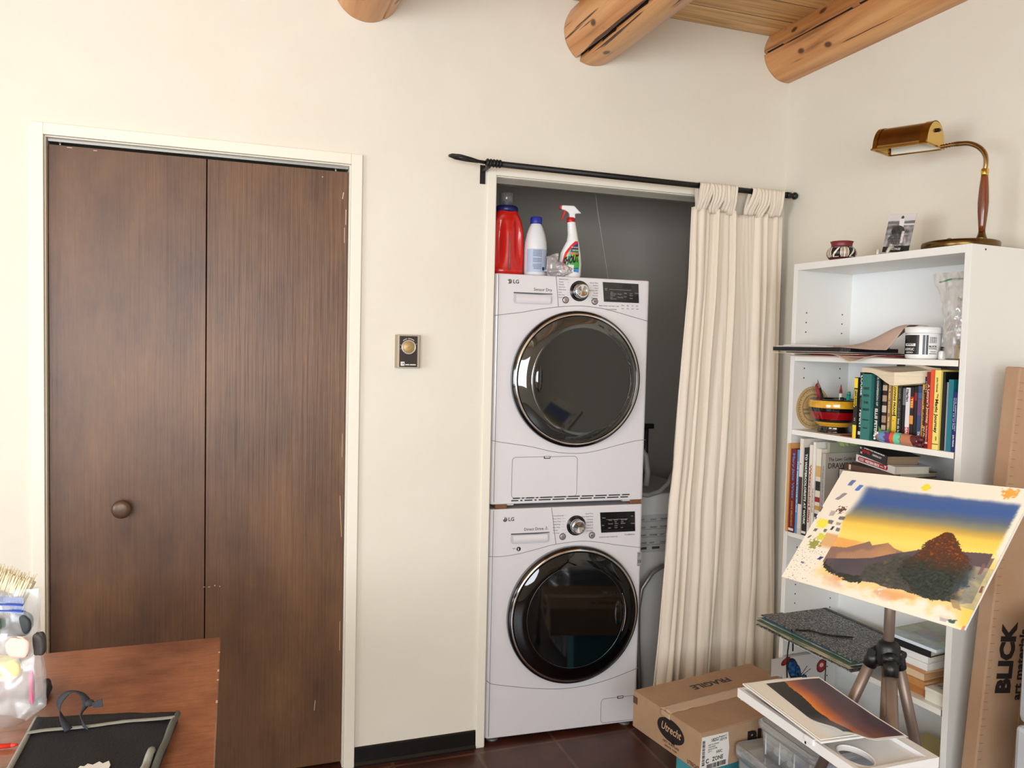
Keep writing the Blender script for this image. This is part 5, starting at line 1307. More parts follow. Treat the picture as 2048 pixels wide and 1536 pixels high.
b = B(); b.grid(14, 10, lambda i, j: (.01+.045*i, .02+.05*j, .0375+.006*abs(nz(i*5,j*5,8))+.002)); o = b.build('wrapper', clearmat('wrap_clear',(230,230,230),.35,.25,.1,(90,1)), None); o.location = S(.546,.018,z4); o.rotation_euler = (0,0,RS); tag(o, 'crumpled clear wrapper lying on the small white box', 'wrapper')
flat4('thick dark book lying behind the small white box', .545,.105,z4,.06,.13,.045,(60,52,46))

# bottom shelf: magazines and a row of spines
z5 = SHZ[4]+.0003
zz = z5
for k, (lab, T, c, L, u) in enumerate([('black magazine pile lowest in the bottom of the bookcase',.07,(50,48,48),.20,.40),('grey rolled magazine in the bottom of the bookcase',.05,(120,116,110),.19,.41),('white magazine in the bottom of the bookcase',.045,(150,146,142),.19,.41),('yellow edged magazine pile topmost in the bottom of the bookcase',.045,(196,176,90),.185,.415)]):
    book(lab, T, .18, L, c, S(u,.03,zz), flat=True, rz=RS, pages=bcol(mix(c,(160,150,130),.4))); zz += T+.0006
# ---------------------------------------------------------------- tripod easel with side tray
tube_m = M('bronze_tube', (132,114,102), .42, .55)
EP = V(.66,-1.25,.765)     # spider
ez = thing('tripod_easel', 'bronze metal tripod easel with black joints, standing before the bookcase', 'easel', (EP.x, EP.y, 0))
b = B(); b.cyl((0,0,.70),(0,0,1.035-.02), .0118, n=24); look(b.build('centre_column', tube_m, ez), 'bronze centre column')
b = B(); b.cyl((0,0,.42),(0,0,.70), .0115, n=24); look(b.build('lower_column', tube_m, ez), 'lower end of the centre column')
b = B(); b.lathe([(.013,.728),(.024,.730),(.026,.742),(.026,.772),(.020,.782),(.0135,.786)], 30); look(b.build('spider', blackm, ez), 'black plastic spider hub')
LEGD = []
for k, (ang, tilt, lab) in enumerate(((113.6, 20, 'leg'), (237, 19, 'leg'), (5, 19, 'leg'))):
    a = math.radians(ang); tl = math.tan(math.radians(tilt)); d = V(math.cos(a), math.sin(a), 0)
    p0 = d*.030+V(0,0,.745); drop = lambda z: d*(.030+(.745-z)*tl)+V(0,0,z)
    LEGD.append((d, tl))
    b = B(); b.cyl(drop(.735), drop(.36), .0125, n=22); b.cyl(drop(.36), drop(.02), .0095, n=18)
    lg_ = look(b.build('leg', tube_m, ez), 'bronze telescopic leg')
    b = B(); b.cyl(drop(.385), drop(.345), .0155, n=20); b.build('leg_clamp', blackm, lg_)
    b = B(); b.cyl(drop(.03), drop(.0), .013, .015, n=18); b.build('rubber_foot', blackm, lg_)
    b = B(); b.cyl(d*.018+V(0,0,.757), drop(.745), .014, .0165, n=20); b.cyl(drop(.748), drop(.715), .0168, .0155, n=20); sd_ = d.cross(V(0,0,1))
    b.cyl(d*.030+V(0,0,.752)-sd_*.019, d*.030+V(0,0,.752)+sd_*.019, .0095, n=18); b.build('leg_joint', blackm, ez)
# tilting board clamp under the painting
pa, pb = V(.023,-.997,.08).normalized(), V(.614,.077,.785).normalized(); pb = (pb-pa*pb.dot(pa)).normalized(); pn_ = pa.cross(pb)
PC = V(.6498,-1.2626,1.0270); PW, PH = .52, .3327
loc = lambda v: v-V(EP.x,EP.y,0)
b = B(); bk = loc(PC-pn_*.016); b.box(-.035,-.10,-.006,.035,.10,.006,0,frame(bk,pa,pb)); b.cyl(bk-pn_*.004, V(0,0,1.005), .012, n=16); look(b.build('board_mount', blackm, ez), 'black tilting mount behind the board')

# painting on its board
O_ = PC-pa*PW/2-pb*PH/2
Xp = frame(O_, pa, pb)
art = thing('watercolor_painting', 'watercolour of a yellow sunset sky with a dark bush, propped on the tripod easel', 'painting', tuple(O_))
Xl = frame((0,0,0), pa, pb)
b = B(); b.box(.004,.006,-.010,PW-.006,PH-.004,-.0005,0,Xl); look(b.build('backing_board', M('board_white',(232,230,224),.5), art), 'white backing board')
mt = [(.195,.662),(.28,.648),(.351,.592),(.389,.560),(.414,.589),(.487,.543),(.534,.577),(.59,.589),(.657,.543),(.75,.52),(1.1,.5)]
dk = [(.20,.765),(.28,.74),(.368,.713),(.45,.68),(.514,.634),(.60,.58),(.649,.555),(.76,.52),(1.1,.45)]
dkb = [(.19,.79),(.25,.85),(.386,.885),(.50,.86),(.613,.835),(.8,.84),(.96,.79),(1.1,.8)]
def lerp(tab, u):
    if u <= tab[0][0]: return tab[0][1]
    for a, c in zip(tab, tab[1:]):
        if u <= c[0]: return a[1]+(c[1]-a[1])*(u-a[0])/(c[0]-a[0])
    return tab[-1][1]
CREAM = (246,238,220)
dabs = [(.098,.103,.030,.034,-.2,(92,116,170)),(.160,.138,.030,.036,-.2,(70,120,205)),(.082,.234,.030,.045,-.5,(150,136,150)),(.088,.391,.034,.030,0,(186,174,168)),(.161,.418,.038,.020,.1,(112,104,104)),(.106,.466,.036,.022,.05,(116,112,104)),(.160,.469,.034,.016,.1,(180,160,140)),(.139,.515,.016,.022,-.1,(44,40,44)),(.176,.518,.026,.020,.1,(110,110,112)),(.043,.555,.022,.018,-.2,(100,96,86)),(.105,.544,.020,.018,0,(104,104,100)),(.029,.622,.014,.020,-.3,(92,92,84)),(.169,.774,.022,.020,-.5,(40,50,110)),(.078,.843,.022,.010,0,(96,104,150)),(.002,.372,.014,.030,0,(110,70,60)),(.003,.455,.010,.014,0,(70,40,34)),(.904,.968,.034,.016,.2,(190,178,180)),(.922,.855,.040,.034,.5,(170,146,110)),(.954,.596,.016,.05,0,(132,98,96)),(.990,.722,.012,.03,0,(120,76,70)),(.998,.985,.018,.022,0,(214,140,120))]
def paint(u, v):
    n1 = fbm(u*5, v*5, 1); n2 = fbm(u*16, v*16, 5); n3 = .65*nz(u*95+v*38, v*48-u*30, 2)+.55*nz(u*38-v*30, v*70, 6)
    c = CREAM
    # warm wash below the picture
    c = mix(c, (252,208,120), .75*sstep(.76,.84,v+n1*.10)*sstep(.965,.87,v+n2*.14+.04*n1)*sstep(.14,.24,u+n2*.1))
    c = mix(c, (226,150,100), .6*sstep(.05,.25,n1)*sstep(.84,.90,v)*sstep(.98,.92,v)*sstep(.2,.35,u))
    c = mix(c, (252,210,90), .85*sstep(.935,.97,u+n2*.05)*sstep(.45,.6,v)*sstep(1.0,.95,v+n2*.05))
    # sky block with soft left edge
    ue = .205+.02*n1-.03*sstep(.2,.4,v)+.03*sstep(.4,.6,v); wl_ = .03 if v < .38 else .012
    vt = .125-.02*abs(u-.5)+.012*n2
    m = sstep(.84,.76,v+n2*.04)*sstep(ue-wl_, ue+wl_, u)*sstep(vt-.018, vt+.02, v)*sstep(.985,.965,u+.006*n3)
    k = v+.06*(u-.6)+.018*n1
    sky = mix((84,104,150),(66,98,158), sstep(.12,.2,k+.02*n2))
    sky = mix(sky, (98,110,128), sstep(.22,.30,k)); sky = mix(sky, (142,140,116), sstep(.28,.345,k+.015*n2))
    sky = mix(sky, (206,168,84), sstep(.33,.385,k)); sky = mix(sky, (250,212,92), sstep(.37,.43,k)); sky = mix(sky, (254,226,116), sstep(.43,.52,k)); sky = mix(sky, (252,206,110), sstep(.52,.62,k)*.8)
    c = mix(c, sky, m)
    # orange distant ridge, brown mesa, dark foreground hill
    if u > .195 and u < .42 and v < .70: c = mix(c, (238,168,90), .8*sstep(.570+.1*(u-.2)*0,.585,v+.004*n2)*sstep(.40,.30,u))
    if .12 < u < .20 and .55 < v < .70: c = mix(c, (226,170,106), .85*sstep(.55,.57,v+.01*n2)*sstep(.70,.66,v))
    vm = lerp(mt, u)+.003*n2
    if u > .195 and vm < v < lerp(dkb, u) and u < .98: c = mix(mix((176,134,104),(146,112,98), sstep(.2,.0,n1)), (206,150,92), .6*math.exp(-((u-.50)/.06)**2))
    if u > .55 and v < lerp(dkb, u): c = mix(c, (126,106,104), .6*sstep(vm, vm+.02, v)*(u < .98))
    vd = lerp(dk, u)+.004*n2; vb = lerp(dkb, u)+.02*n2
    if u > .205+.01*n2 and vd < v < vb and u < .965: c = mix((100,84,88),(84,74,80), .5+n1*2)
    # low brush along the hill foot
    if .205 < u < .46:
        e = .790+.055*sstep(.2,.3,u)-.02*sstep(.35,.45,u)+.028*n3*abs(n3)*3+.02*n2
        if e < v < vb+.012+.02*n3: c = mix((38,46,42),(64,60,48), .5+n3)
    if .44 < u < .98:
        e = .74-.14*sstep(.44,.60,u)+.03*n2+.02*n3
        if e < v < .86+.03*n2-.03*sstep(.85,.98,u): c = mix(mix((86,80,72),(60,64,60), .5+n3*1.2), (120,104,80), sstep(.1,.4,n2))
    # bush
    wv_ = .012+.170*min(1,max(0,(v-.385)/.30))**.8
    rr = abs(u-.745-.10*(v-.4))/wv_+.30*n3+.42*n2 if v > .385 else 9
    if v > .70: rr += ((v-.70)/.17)**2*.9
    if rr < .92:
        lo = sstep(.52,.72,v+.08*n2)
        bcx = mix((112,58,30),(64,44,34), .5+n3*1.3); bcx = mix(bcx, (170,88,36), sstep(.12,.35,n3)*(1-lo)*.8)
        bcx = mix(bcx, mix((34,40,42),(60,70,58), .5+n3*1.2), lo)
        bcx = mix(bcx, (84,104,120), .75*sstep(.86,.94,u+.03*n2)*sstep(.4,.55,v)); c = bcx
    elif rr < 1.12 and n3 > .18: c = mix(c, (60,48,40), .8)
    if u > .90 and .58 < v < .86 and rr > .8: c = mix(c, mix((150,150,140),(206,196,160), .5+n2*1.5), .7*sstep(.90,.94,u+.02*n2))
    # white paper scratches
    if .86 < v < .93 and .35 < u < .65 and n2 > .26: c = mix(c, (250,244,230), .8)
    # side studies
    for (x, y, w, h, sh, cc) in dabs:
        X = (u-x-sh*(v-y))/w*2; Y = (v-y)/h*1.25
        q = max(abs(X), abs(Y))+.25*n3
        if q < 1: c = mix(c, cc, .92*sstep(1,.85,q))
    for (x, y, r, cc, sp) in ((.522,.071,.030,(250,226,40),.5),(.909,.045,.042,(240,166,60),1.1),(.061,.490,.05,(246,236,60),.5),(.128,.350,.030,(90,44,36),1.6),(.085,.672,.045,(150,150,60),1.4),(.945,.962,.020,(50,84,74),1.0),(.10,.60,.035,(220,214,60),1.0)):
        q = math.hypot((u-x)*PW/PH*.75, v-y)/r+sp*n3*.9
        if q < 1: c = mix(c, cc, .9*sstep(1,.7,q))
    if u < .18 and v > .72 and nz(u*130, v*130, 7) > .52: c = (96,90,100)
    return c
cpic('paper', PW, PH, 420, 268, paint, vmat('watercolour', .55), art, frame((0,0,0),pa,pb) @ Matrix.Translation((0,0,.0012)), bend=lambda p, i, j: Vector((p.x+(.0015*nz(j*22,3) if i > .99 else 0), p.y, p.z+.002*math.sin(i*3)*j+.0025*sstep(.9,1,i)*nz(j*4,9))), back=(238,232,218))

# white side tray hooked on the front leg
TX0, TX1, TY0, TY1, TZ_ = .388, .590, -1.462, -1.062, .627
tr = thing('easel_tray', 'white plastic side tray with an oval water cup hole, hooked to the easel leg', 'tray', (TX0, TY0, TZ_-.022), -.0)
white_t = M('tray_white', (232,230,228), .35)
TW, TLn = TX1-TX0, TY1-TY0
b = B(); th_ = .022
hc, hr = (.052,.068), (.030,.044)
# floor plate with an oval hole, made as rings between the ellipse and the rectangle
N = 64; vin, vout = [], []
for j in range(N):
    a = 2*PI*j/N; ca, sa = math.cos(a), math.sin(a)
    vin.append((hc[0]+hr[0]*ca, hc[1]+hr[1]*sa))
    # ray to the compartment rectangle
    x0_, x1_, y0_, y1_ = .010, TW-.010, .010, .155
    tx = ((x1_ if ca > 0 else x0_)-hc[0])/ca if abs(ca) > 1e-6 else 1e9
    ty = ((y1_ if sa > 0 else y0_)-hc[1])/sa if abs(sa) > 1e-6 else 1e9
    t = min(tx, ty); vout.append((hc[0]+t*ca, hc[1]+t*sa))
for z in ():
    pass
vs = [(x,y,.0125) for x,y in vout]+[(x,y,.0125) for x,y in vin]+[(x,y,.002) for x,y in vin]+[(x,y,.002) for x,y in vout]
fs = []
for j in range(N):
    k = (j+1) % N
    fs += [(j,k,N+k,N+j),(N+j,N+k,2*N+k,2*N+j),(2*N+j,2*N+k,3*N+k,3*N+j)]
b.add(vs, fs)
b.box(0,.155,.002,TW,.160,.0225); b.box(.010,.160,.002,TW-.010,TLn-.006,.0115)
b.box(0,0,0,TW,.010,th_); b.box(0,TLn-.008,0,TW,TLn,th_); b.box(0,.010,0,.010,TLn-.008,th_); b.box(TW-.024,.010,0,TW,TLn-.008,th_)
for (cx_, cy__) in ((.010,.010),(TW-.024,.010)): pass
b.build('tray_body', white_t, tr)
b = B(); b.tube([(hc[0]+hr[0]*math.cos(2*PI*j/48), hc[1]+hr[1]*math.sin(2*PI*j/48), .0130) for j in range(48)], .0022, 8, closed=True); look(b.build('cup_hole_rim', white_t, tr), 'raised rim of the oval hole')
b = B(); b.box(-.004,.130,.010,.018,.160,.0245); look(b.build('brush_clip', white_t, tr, bevel=.002), 'small white brush clip')
b = B(); b.tube([(TW-.010,.238,.012),(TW+.010,.241,.014),(TW+.026,.243,.010)], .005, 10); b.build('leg_hook', white_t, tr)

# mat board and print lying on the tray
pt_ = thing('mat_board', 'white mat board lying on the easel tray under the sunset print', 'board', (.366,-1.376,TZ_+.0185), -.06)
b = B(); b.box(0,0,.0,.165,.290,.004); b.build('board', M('mat_white',(232,228,220),.6), pt_, bevel=.0006)
b = B(); b.box(.002,.004,.0055,.168,.278,.0075); b.grid(10,14,lambda i,j:(.003+.150*i, .002+.275*j, .0085+.010*(1-sstep(0,.25,j))*0+.003*math.sin(i*3))); b.build('paper_sheets', M('mat_cream',(238,234,224),.6), pt_)
dp_ = thing('drawing_block', 'brownish drawing block under the mat board on the easel tray', 'pad', (.404,-1.335,TZ_+.0008), -.03)
b = B(); b.box(0,0,0,.15,.235,.0172); b.build('pad_block', M('pad_brown',(150,132,118),.8), dp_)
def sunset(u, v):
    if u < .03 or u > .97 or v < .025 or v > .975: return (240,238,234)
    # v across the mountains: dark land at the left, sky to the right
    s = u+.05*(v-.5)+.02*nz(v*5,1)+.012*nz(v*16,2)
    rid = .33-.10*v+.02*nz(v*9,4)+.012*nz(v*30,8)
    if s < rid: return mix((16,16,20),(30,26,30), .5+nz(u*9,v*9))
    g = s-rid
    c = mix((244,140,44),(196,108,64), sstep(.0,.16,g)); c = mix(c, (112,78,84), sstep(.12,.30,g)); c = mix(c, (84,66,78), sstep(.28,.55,g))
    if v < .30: c = mix(c, (60,50,62), .35*(1-v/.3))
    if v > .75: c = mix(c, (150,96,72), .5*sstep(.75,1,v)*sstep(.35,.1,abs(g-.3)))
    return c
pr_ = thing('photo_print', 'photo print of an orange sunset over black hills, curling on the easel tray', 'print', (.386,-1.420,TZ_+.0285), 0)
def pbend(p, i, j):
    z = p.z+.004*math.sin(i*2)+.020*(1-sstep(.0,.55,i))*sstep(.55,1,j)*1.2*(1-sstep(.8,1,i))+.004*sstep(.6,1,j)
    return Vector((p.x+.010*sstep(.4,1,j)*0, p.y, z))
cpic('print_sheet', .150, .308, 100, 150, sunset, vmat('print_gloss', .3), pr_, Matrix.Rotation(-.12,4,'Z') @ Matrix.Translation((0,.004,0)), bend=pbend, back=(238,238,238))
b = B(); b.tube([(.176-.04,-.0,.006),(.192-.02,.10,.006),(.186-.03,.20,.006)], .0075, 14); look(b.build('rolled_sheet', M('roll_white',(236,234,230),.5), pt_), 'white rolled sheet along the far edge')

# ---------------------------------------------------------------- cardboard box and what it stands on
kraft = M('kraft_card', (176,144,114), .85, bump=(60,.08), var=(5,(158,126,98),.35,.75))
kraftd = M('kraft_tape', (190,158,128), .3, coat=.4)
BA = math.atan2(.079,.501)
cbx = thing('cardboard_box', 'taped brown cardboard box marked FRAGILE with a black oval logo, before the curtain', 'cardboard box', (.442,-.447,.236), BA)
CL, CW, CH = .507, .316, .114     # x along the far edge, y towards the room is negative
b = B(); b.box(0,-CW,0,CL,0,CH); b.build('carton', kraft, cbx, bevel=.002)
b = B(); b.box(.0,-.155,CH,CL,-.0,CH+.0028); fl1 = b.build('top_flap', kraft, cbx, bevel=.001)
b = B(); b.box(.0,-CW,CH,CL,-.160,CH+.0028); fl2 = b.build('top_flap', kraft, cbx, bevel=.001)
b = B(); b.grid(40, 8, lambda i, j: (CL*i, -.182+.048*j, CH+.0032+.002*nz(i*9,j*3)**2*4)); b.grid(10,4,lambda i,j: (-.0012,-.182+.048*j,CH-.016*i)); look(b.build('packing_tape', kraftd, cbx, solid=.0006), 'wrinkled clear packing tape')
b = B(); b.text('FRAGILE', frame((.345,-.055,CH+.0031),(-1,.0,0),(0,-1,0)), .040, bold=.03, width=.16); look(b.build('fragile_lettering', M('box_ink',(30,24,22),.6), cbx), 'black FRAGILE lettering')
b = B(); b.prism([(.062*math.cos(2*PI*k/48),.034*math.sin(2*PI*k/48)) for k in range(48)], 0, .0004, 0, frame((-.0004,-.185,.066),(0,-1,0),(0,0,1))); b.box(-.0008,-.205,.030,-.0002,-.19,.040)
lo = look(b.build('logo_oval', MATS['box_ink'], cbx), 'black oval logo')
b = B(); b.text('Utrecht', frame((-.0011,-.140,.058),(0,-1,0),(0,0,1)), .034, bold=.01, width=.090, shear=.3); b.build('oval_lettering', M('card_light',(196,160,126),.7), lo)
b = B(); b.text('ART SUPPLIES', frame((-.0005,-.150,.022),(0,-1,0),(0,0,1)), .009, bold=.02, width=.075); b.text('SINCE 1949', frame((-.0005,-.160,.010),(0,-1,0),(0,0,1)), .008, bold=.02, width=.055)
b.box(-.0006,-.022,.078,-.0001,-.0,.100); b.text('UTRECHT', frame((-.0005,-.262,.006),(0,-1,0),(0,0,1)), .016, bold=.03, width=.05); look(b.build('side_print', M('box_ink_faint',(92,64,46),.7), cbx), 'faint brown side print')
# shipping label on the near face, and the letters of BLICK beyond the bins
b = B(); b.box(.0,-CW-.0006,.0,.0,-CW,.0); b.prism([(-.002,.006),(.106,.002),(.110,.052),(.104,.100),(.004,.104)], 0, .0005, 0, frame((0,-CW-.0001,0),(1,0,0),(0,0,1))); b.prism([(0,.010),(-.012,.010),(-.012,.100),(0,.104)], 0, .0005, 0, frame((-.0001,-CW,0),(0,-1,0),(0,0,1))) if 0 else None
lbx = look(b.build('shipping_label', M('label_white',(226,224,218),.5), cbx), 'white shipping label')
b = B(); F_ = lambda x, z: frame((x,-CW-.0008,z),(1,0,0),(0,0,1))
b.text('18252', F_(.038,.084), .013, bold=.02, width=.027); b.text('Program C', F_(.068,.090), .008, bold=.01, width=.03); b.text('10719', F_(.070,.080), .010, bold=.02, width=.026)
for r in range(4): b.text(['SHIP TO STUDIO','1120 PASEO','SANTA FE NM','QTY 1'][r], F_(.028,.074-.0065*r), .0055, bold=.01)
b.text('HVC', F_(.060,.046), .012, bold=.02, width=.022); b.text('C', F_(.020,.024), .018, bold=.03, width=.012); b.text('ZONE', F_(.045,.026), .017, bold=.02, width=.042)
xx = .025
random.seed(5)
while xx < .100: w_ = random.choice((.001,.002,.003)); b.box(xx,-CW-.0012,.006,xx+w_,-CW-.0006,.020); xx += w_+random.choice((.001,.0015,.002))
zz = .02
while zz < .092: w_ = random.choice((.001,.002,.003)); b.box(.006,-CW-.0012,zz,.016,-CW-.0006,zz+w_); zz += w_+random.choice((.0012,.002))
b.build('label_print', MATS['box_ink'], lbx)
b = B(); b.text('BLICK', F_(.180,.040), .060, bold=.05, width=.2); look(b.build('face_lettering', MATS['box_ink'], cbx), 'big black letters on the near face')
b = B(); b.prism([(.27,.002),(.40,.012),(.41,.030),(.39,.050),(.30,.046),(.262,.022)], 0, .0005, 0, Matrix.Translation((.0,-.225,CH+.003))); sl = look(b.build('postal_sticker', MATS['label_white'], cbx), 'oval white sticker with grey print')
b = B()
for k in range(7): b.box(.285+.016*k,-.216,CH+.0036,.296+.016*k,-.190,CH+.0039)
b.build('sticker_print', M('sticker_ink',(110,108,104),.6), sl)
# teal storage bin carrying it
tb = thing('storage_bin', 'teal plastic bin carrying the cardboard box on the tiled floor', 'bin', (.568,-.505,0), BA)
teal = M('bin_teal', (70,150,160), .4)
b = B(); b.prism([(0,0),(.33,0),(.33,-.16),(0,-.16)], 0, .21, 0); b.build('bin_body', teal, tb, bevel=.008)
b = B(); b.box(-.008,-.168,.21,.338,.008,.235); b.build('bin_lid', teal, tb, bevel=.004)

# clear plastic boxes
pp = clearmat('bin_clear', (214,220,224), .22, .07, .18, (3,.05))
def clearbox(label, loc, rz, L, W, H_, lidh, contents):
    t = thing('plastic_storage_box', label, 'storage box', loc, rz, 'clear plastic boxes stacked under the easel tray')
    b = B(); r = .02
    def wall(x0,y0,x1,y1,z0,z1,tp):
        n = 6
        pts = [(p[0],p[1]) for p in rrect(x0,y0,x1,y1,r,n)]
        pin = [(p[0],p[1]) for p in rrect(x0+tp,y0+tp,x1-tp,y1-tp,r,n)]
        k = len(pts); vs = [(p[0],p[1],z1) for p in pts]+[(p[0],p[1],z0) for p in pin]
        b.add(vs, [(i,(i+1) % k,k+(i+1) % k,k+i) for i in range(k)], 0, True); b.add([(p[0],p[1],z0) for p in pin], [tuple(range(k))])
    wall(.008,.008,L-.008,W-.008,0,H_-lidh,.006); b.build('box_body', pp, t, solid=.0016)
    b = B(); pts = rrect(0,0,L,W,.024,7); k = len(pts)
    b.add([(p[0],p[1],H_-lidh) for p in pts]+[(p[0],p[1],H_-.004) for p in pts], [(i,(i+1) % k,k+(i+1) % k,k+i) for i in range(k)], 0, True)
    pi_ = rrect(.010,.010,L-.010,W-.010,.020,7); kk = len(pi_)
    b.add([(p[0],p[1],H_-.004) for p in pts]+[(p[0],p[1],H_) for p in pi_], [(i,(i+1) % k,k+(i+1) % k,k+i) for i in range(k)], 0, True)
    b.add([(p[0],p[1],H_-.002) for p in pi_], [tuple(range(kk))])
    look(b.build('box_lid', pp, t, solid=.0016), 'clear snap-on lid'); 
    b = B()
    for x in contents[0]: b.cyl((.012,x,.004),(.012,x,H_-lidh-.004),.0022,n=8)
    b.build('corner_ribs', M('rib_white',(214,220,222),.4), t)
    return t
c1 = clearbox('larger clear plastic box lying at the bottom under the other clear box', (.606,-1.075,0.0), 0, .33, .325, .308, .035, ([.05,.15,.26],))
b = B(); b.grid(16,24,lambda i,j:(.03+.26*i,.03+.26*j,.20+.02*nz(i*4,j*4))); b.box(.03,.03,.01,.29,.29,.15); look(b.build('white_contents', M('content_white',(206,206,200),.6), c1), 'pale things inside')
b = B(); b.grid(20,6,lambda i,j:(.035+.27*j*.0+.05*j+.02*math.sin(i*3), .03+.26*i, .258+.008*nz(i*6,j*3))); look(b.build('blue_contents', M('content_blue',(70,110,176),.5), c1, solid=.003), 'blue strap seen through the lid')
c2 = clearbox('smaller clear plastic box with a lid, standing on the larger clear box', (.636,-1.055,.309), 0, .27, .245, .095, .020, ([.03,.09,.15,.21],))
b = B(); b.box(.02,.02,.004,.24,.12,.045); look(b.build('blue_contents', M('content_blue2',(96,120,168),.5), c2, bevel=.01), 'blue things inside')
b = B()
for k in range(5): b.ellipsoid((.022+.01*(k % 2), .135+.014*k-.02, .020+.008*(k % 3)), (.010,.014,.012), 12)
look(b.build('white_contents', M('content_white2',(220,222,226),.4), c2), 'white crumpled things inside')

# butterfly gift bag
def bfly(u, v):
    c = (206,200,196)
    def wing(x, y, rx, ry, rot):
        dx, dy = (u-x)*1.3, v-y; cr, sr = math.cos(rot), math.sin(rot); return math.hypot((dx*cr+dy*sr)/rx, (-dx*sr+dy*cr)/ry)
    blue = mix((20,52,104),(36,96,150), .5+nz(u*14,v*14)*1.4)
    for (x, y, rx, ry, ro) in ((.40,.30,.13,.27,-.25),(.50,.42,.07,.22,-.2),(.40,.62,.13,.16,.5),(.68,.72,.25,.14,.25),(.56,.60,.10,.16,.8)):
        q = wing(x,y,rx,ry,ro)
        if q < 1: c = blue if q < .80 else (16,20,34)
    if abs((u-.52)-.25*(v-.55)) < .018 and .40 < v < .66: c = (16,18,26)
    for (x, y, rx, ry, ro) in ((.13,.62,.06,.22,.45),(.26,.10,.07,.13,.9),(.93,.32,.12,.16,.2),(.30,.02,.05,.06,0)):
        q = wing(x,y,rx,ry,ro)
        if q < 1: c = (150,24,24) if q < .8 else (60,12,14)
    if wing(.93,.30,.05,.05,.4) < 1: c = (220,180,170)
    for (x0, y0, x1, y1) in ((.56,.46,.66,.28),(.58,.48,.72,.36)):
        t = min(1,max(0,((u-x0)*(x1-x0)+(v-y0)*(y1-y0))/((x1-x0)**2+(y1-y0)**2)))
        if math.hypot(u-x0-t*(x1-x0), v-y0-t*(y1-y0)) < .008: c = (30,26,30)
    return c
bg_ = thing('gift_bag', 'white gift bag with blue and red butterflies at the left of the bottom shelf', 'gift bag', (.921,-.512,.0905), .0)
b = B(); b.box(.055,.003,0,.222,.014,.335); b.build('bag_body', M('bag_white',(206,200,196),.5), bg_)
GW, GH = .222, .145
def bfl2(u0, u1, v0, v1): return lambda u, v: bfly((u0+(u1-u0)*u), (v0+(v1-v0)*v)*.335/GH)
cpic('butterfly_print', .167, .335, 110, 220, bfl2(.055/GW,1,0,1), vmat('bag_gloss', .3), bg_, frame((.055,.0022,0),(1,0,0),(0,0,1)))
cpic('side_flap', .055, .060, 40, 44, bfl2(0,.055/GW,0,.060/.335), vmat('bag_gloss', .3), bg_, frame((0,.0022,.275),(1,0,0),(0,0,1)))
b = B(); b.box(.222,.0,0,.2255,.016,.335); look(b.build('side_gusset', M('gusset_dark',(52,46,44),.6), bg_), 'dark side gusset')

# ---------------------------------------------------------------- right edge: tall BLICK carton and grey cabinet
bk = thing('tall_carton', 'tall flat brown carton with black lettering reading upwards, leaning beside the bookcase', 'carton', (.992,-1.150,0), 0)
bk.rotation_euler = (0,.072,-.10)
KH, KW, KD = 1.427, .165, .045
b = B(); b.box(0,-KD,0,KW,0,KH); b.build('carton', M('kraft_blick',(178,149,122),.8,var=(4,(164,122,88),.3,.75),bump=(60,.08)), bk, bevel=.004)
b = B(); b.box(.118,-KD-.0012,0,KW-.004,-KD,KH-.02); look(b.build('overlap_flap', M('kraft_flap',(188,150,116),.8,bump=(60,.08)), bk), 'lighter overlapping flap')
b = B()
for k in range(46): b.box(.003,-KD-.0005,.42+.0215*k+.003*nz(k*7.7,3),.016+.008*nz(k*3.1,1),-KD,.4215+.0215*k+.003*nz(k*7.7,3))
look(b.build('crush_marks', M('kraft_crush',(146,108,80),.9), bk), 'row of small crush dents along the edge')['kind'] = 'stuff'
b = B(); b.text('BLICK', frame((.078,-KD-.0010,.592),(0,0,1),(-1,0,0)), .060, bold=.055, width=.185); b.text('art materials', frame((.112,-KD-.0016,.575),(0,0,1),(-1,0,0)), .030, bold=.03, width=.185)
look(b.build('carton_lettering', M('box_ink2',(34,28,26),.6), bk), 'large black lettering reading upwards')
gc = thing('grey_cabinet', 'light grey plastic cabinet at the right edge, beside the tall carton', 'cabinet', (.985,-1.62,0), 0)
grey = M('cabinet_grey', (190,192,196), .35)
b = B(); b.box(.0,0,0,.3,.30,.575); b.build('lower_body', grey, gc, bevel=.012)
b = B(); b.box(.0,.0,.580,.3,.298,.84); b.build('upper_body', grey, gc, bevel=.02)
b = B(); b.box(-.004,.01,.80,.01,.26,.835); look(b.build('handle', blackm, gc, bevel=.004), 'black grip at the top')

# ---------------------------------------------------------------- desk at the left front
dwm = M('desk_veneer', (112,64,42), .36, coat=.25, var=(4.5,(172,114,80),.36,.62,(1,1,1)), bump=(6,.12,(1,14,1)))
grain(dwm, (5,70,5), .3, .6, .8)
dk_ = thing('desk', 'worn reddish brown wooden desk in the lower left corner', 'desk', (-1.55,-1.35,0))
X0d, X1d, Y0d, Y1d = -.62, .750, -.62, .634   # local extents of the top
b = B(); b.box(X0d,Y0d,.722,X1d,Y1d,.75); b.build('desk_top', dwm, dk_, bevel=.002)
for k in range(9):
    yy = Y1d-.10-.035*k-.012*(k % 3); b = B(); b.box(X1d-.003,yy,.7502,X1d+.0006,yy+.006+.004*(k % 2),.7508)
    if k in (0,3,4,7): look(b.build('chipped_spot', M('worn_wood',(214,184,146),.6), dk_), 'pale chipped spot on the right edge')
b = B(); 
def blot(cx, cy, rx, ry, s):
    return [(cx+rx*math.cos(a)*(1+.35*nz(math.cos(a)*2,math.sin(a)*2,s)), cy+ry*math.sin(a)*(1+.35*nz(math.cos(a)*2,math.sin(a)*2,s+4))) for a in [2*PI*k/60 for k in range(60)]]
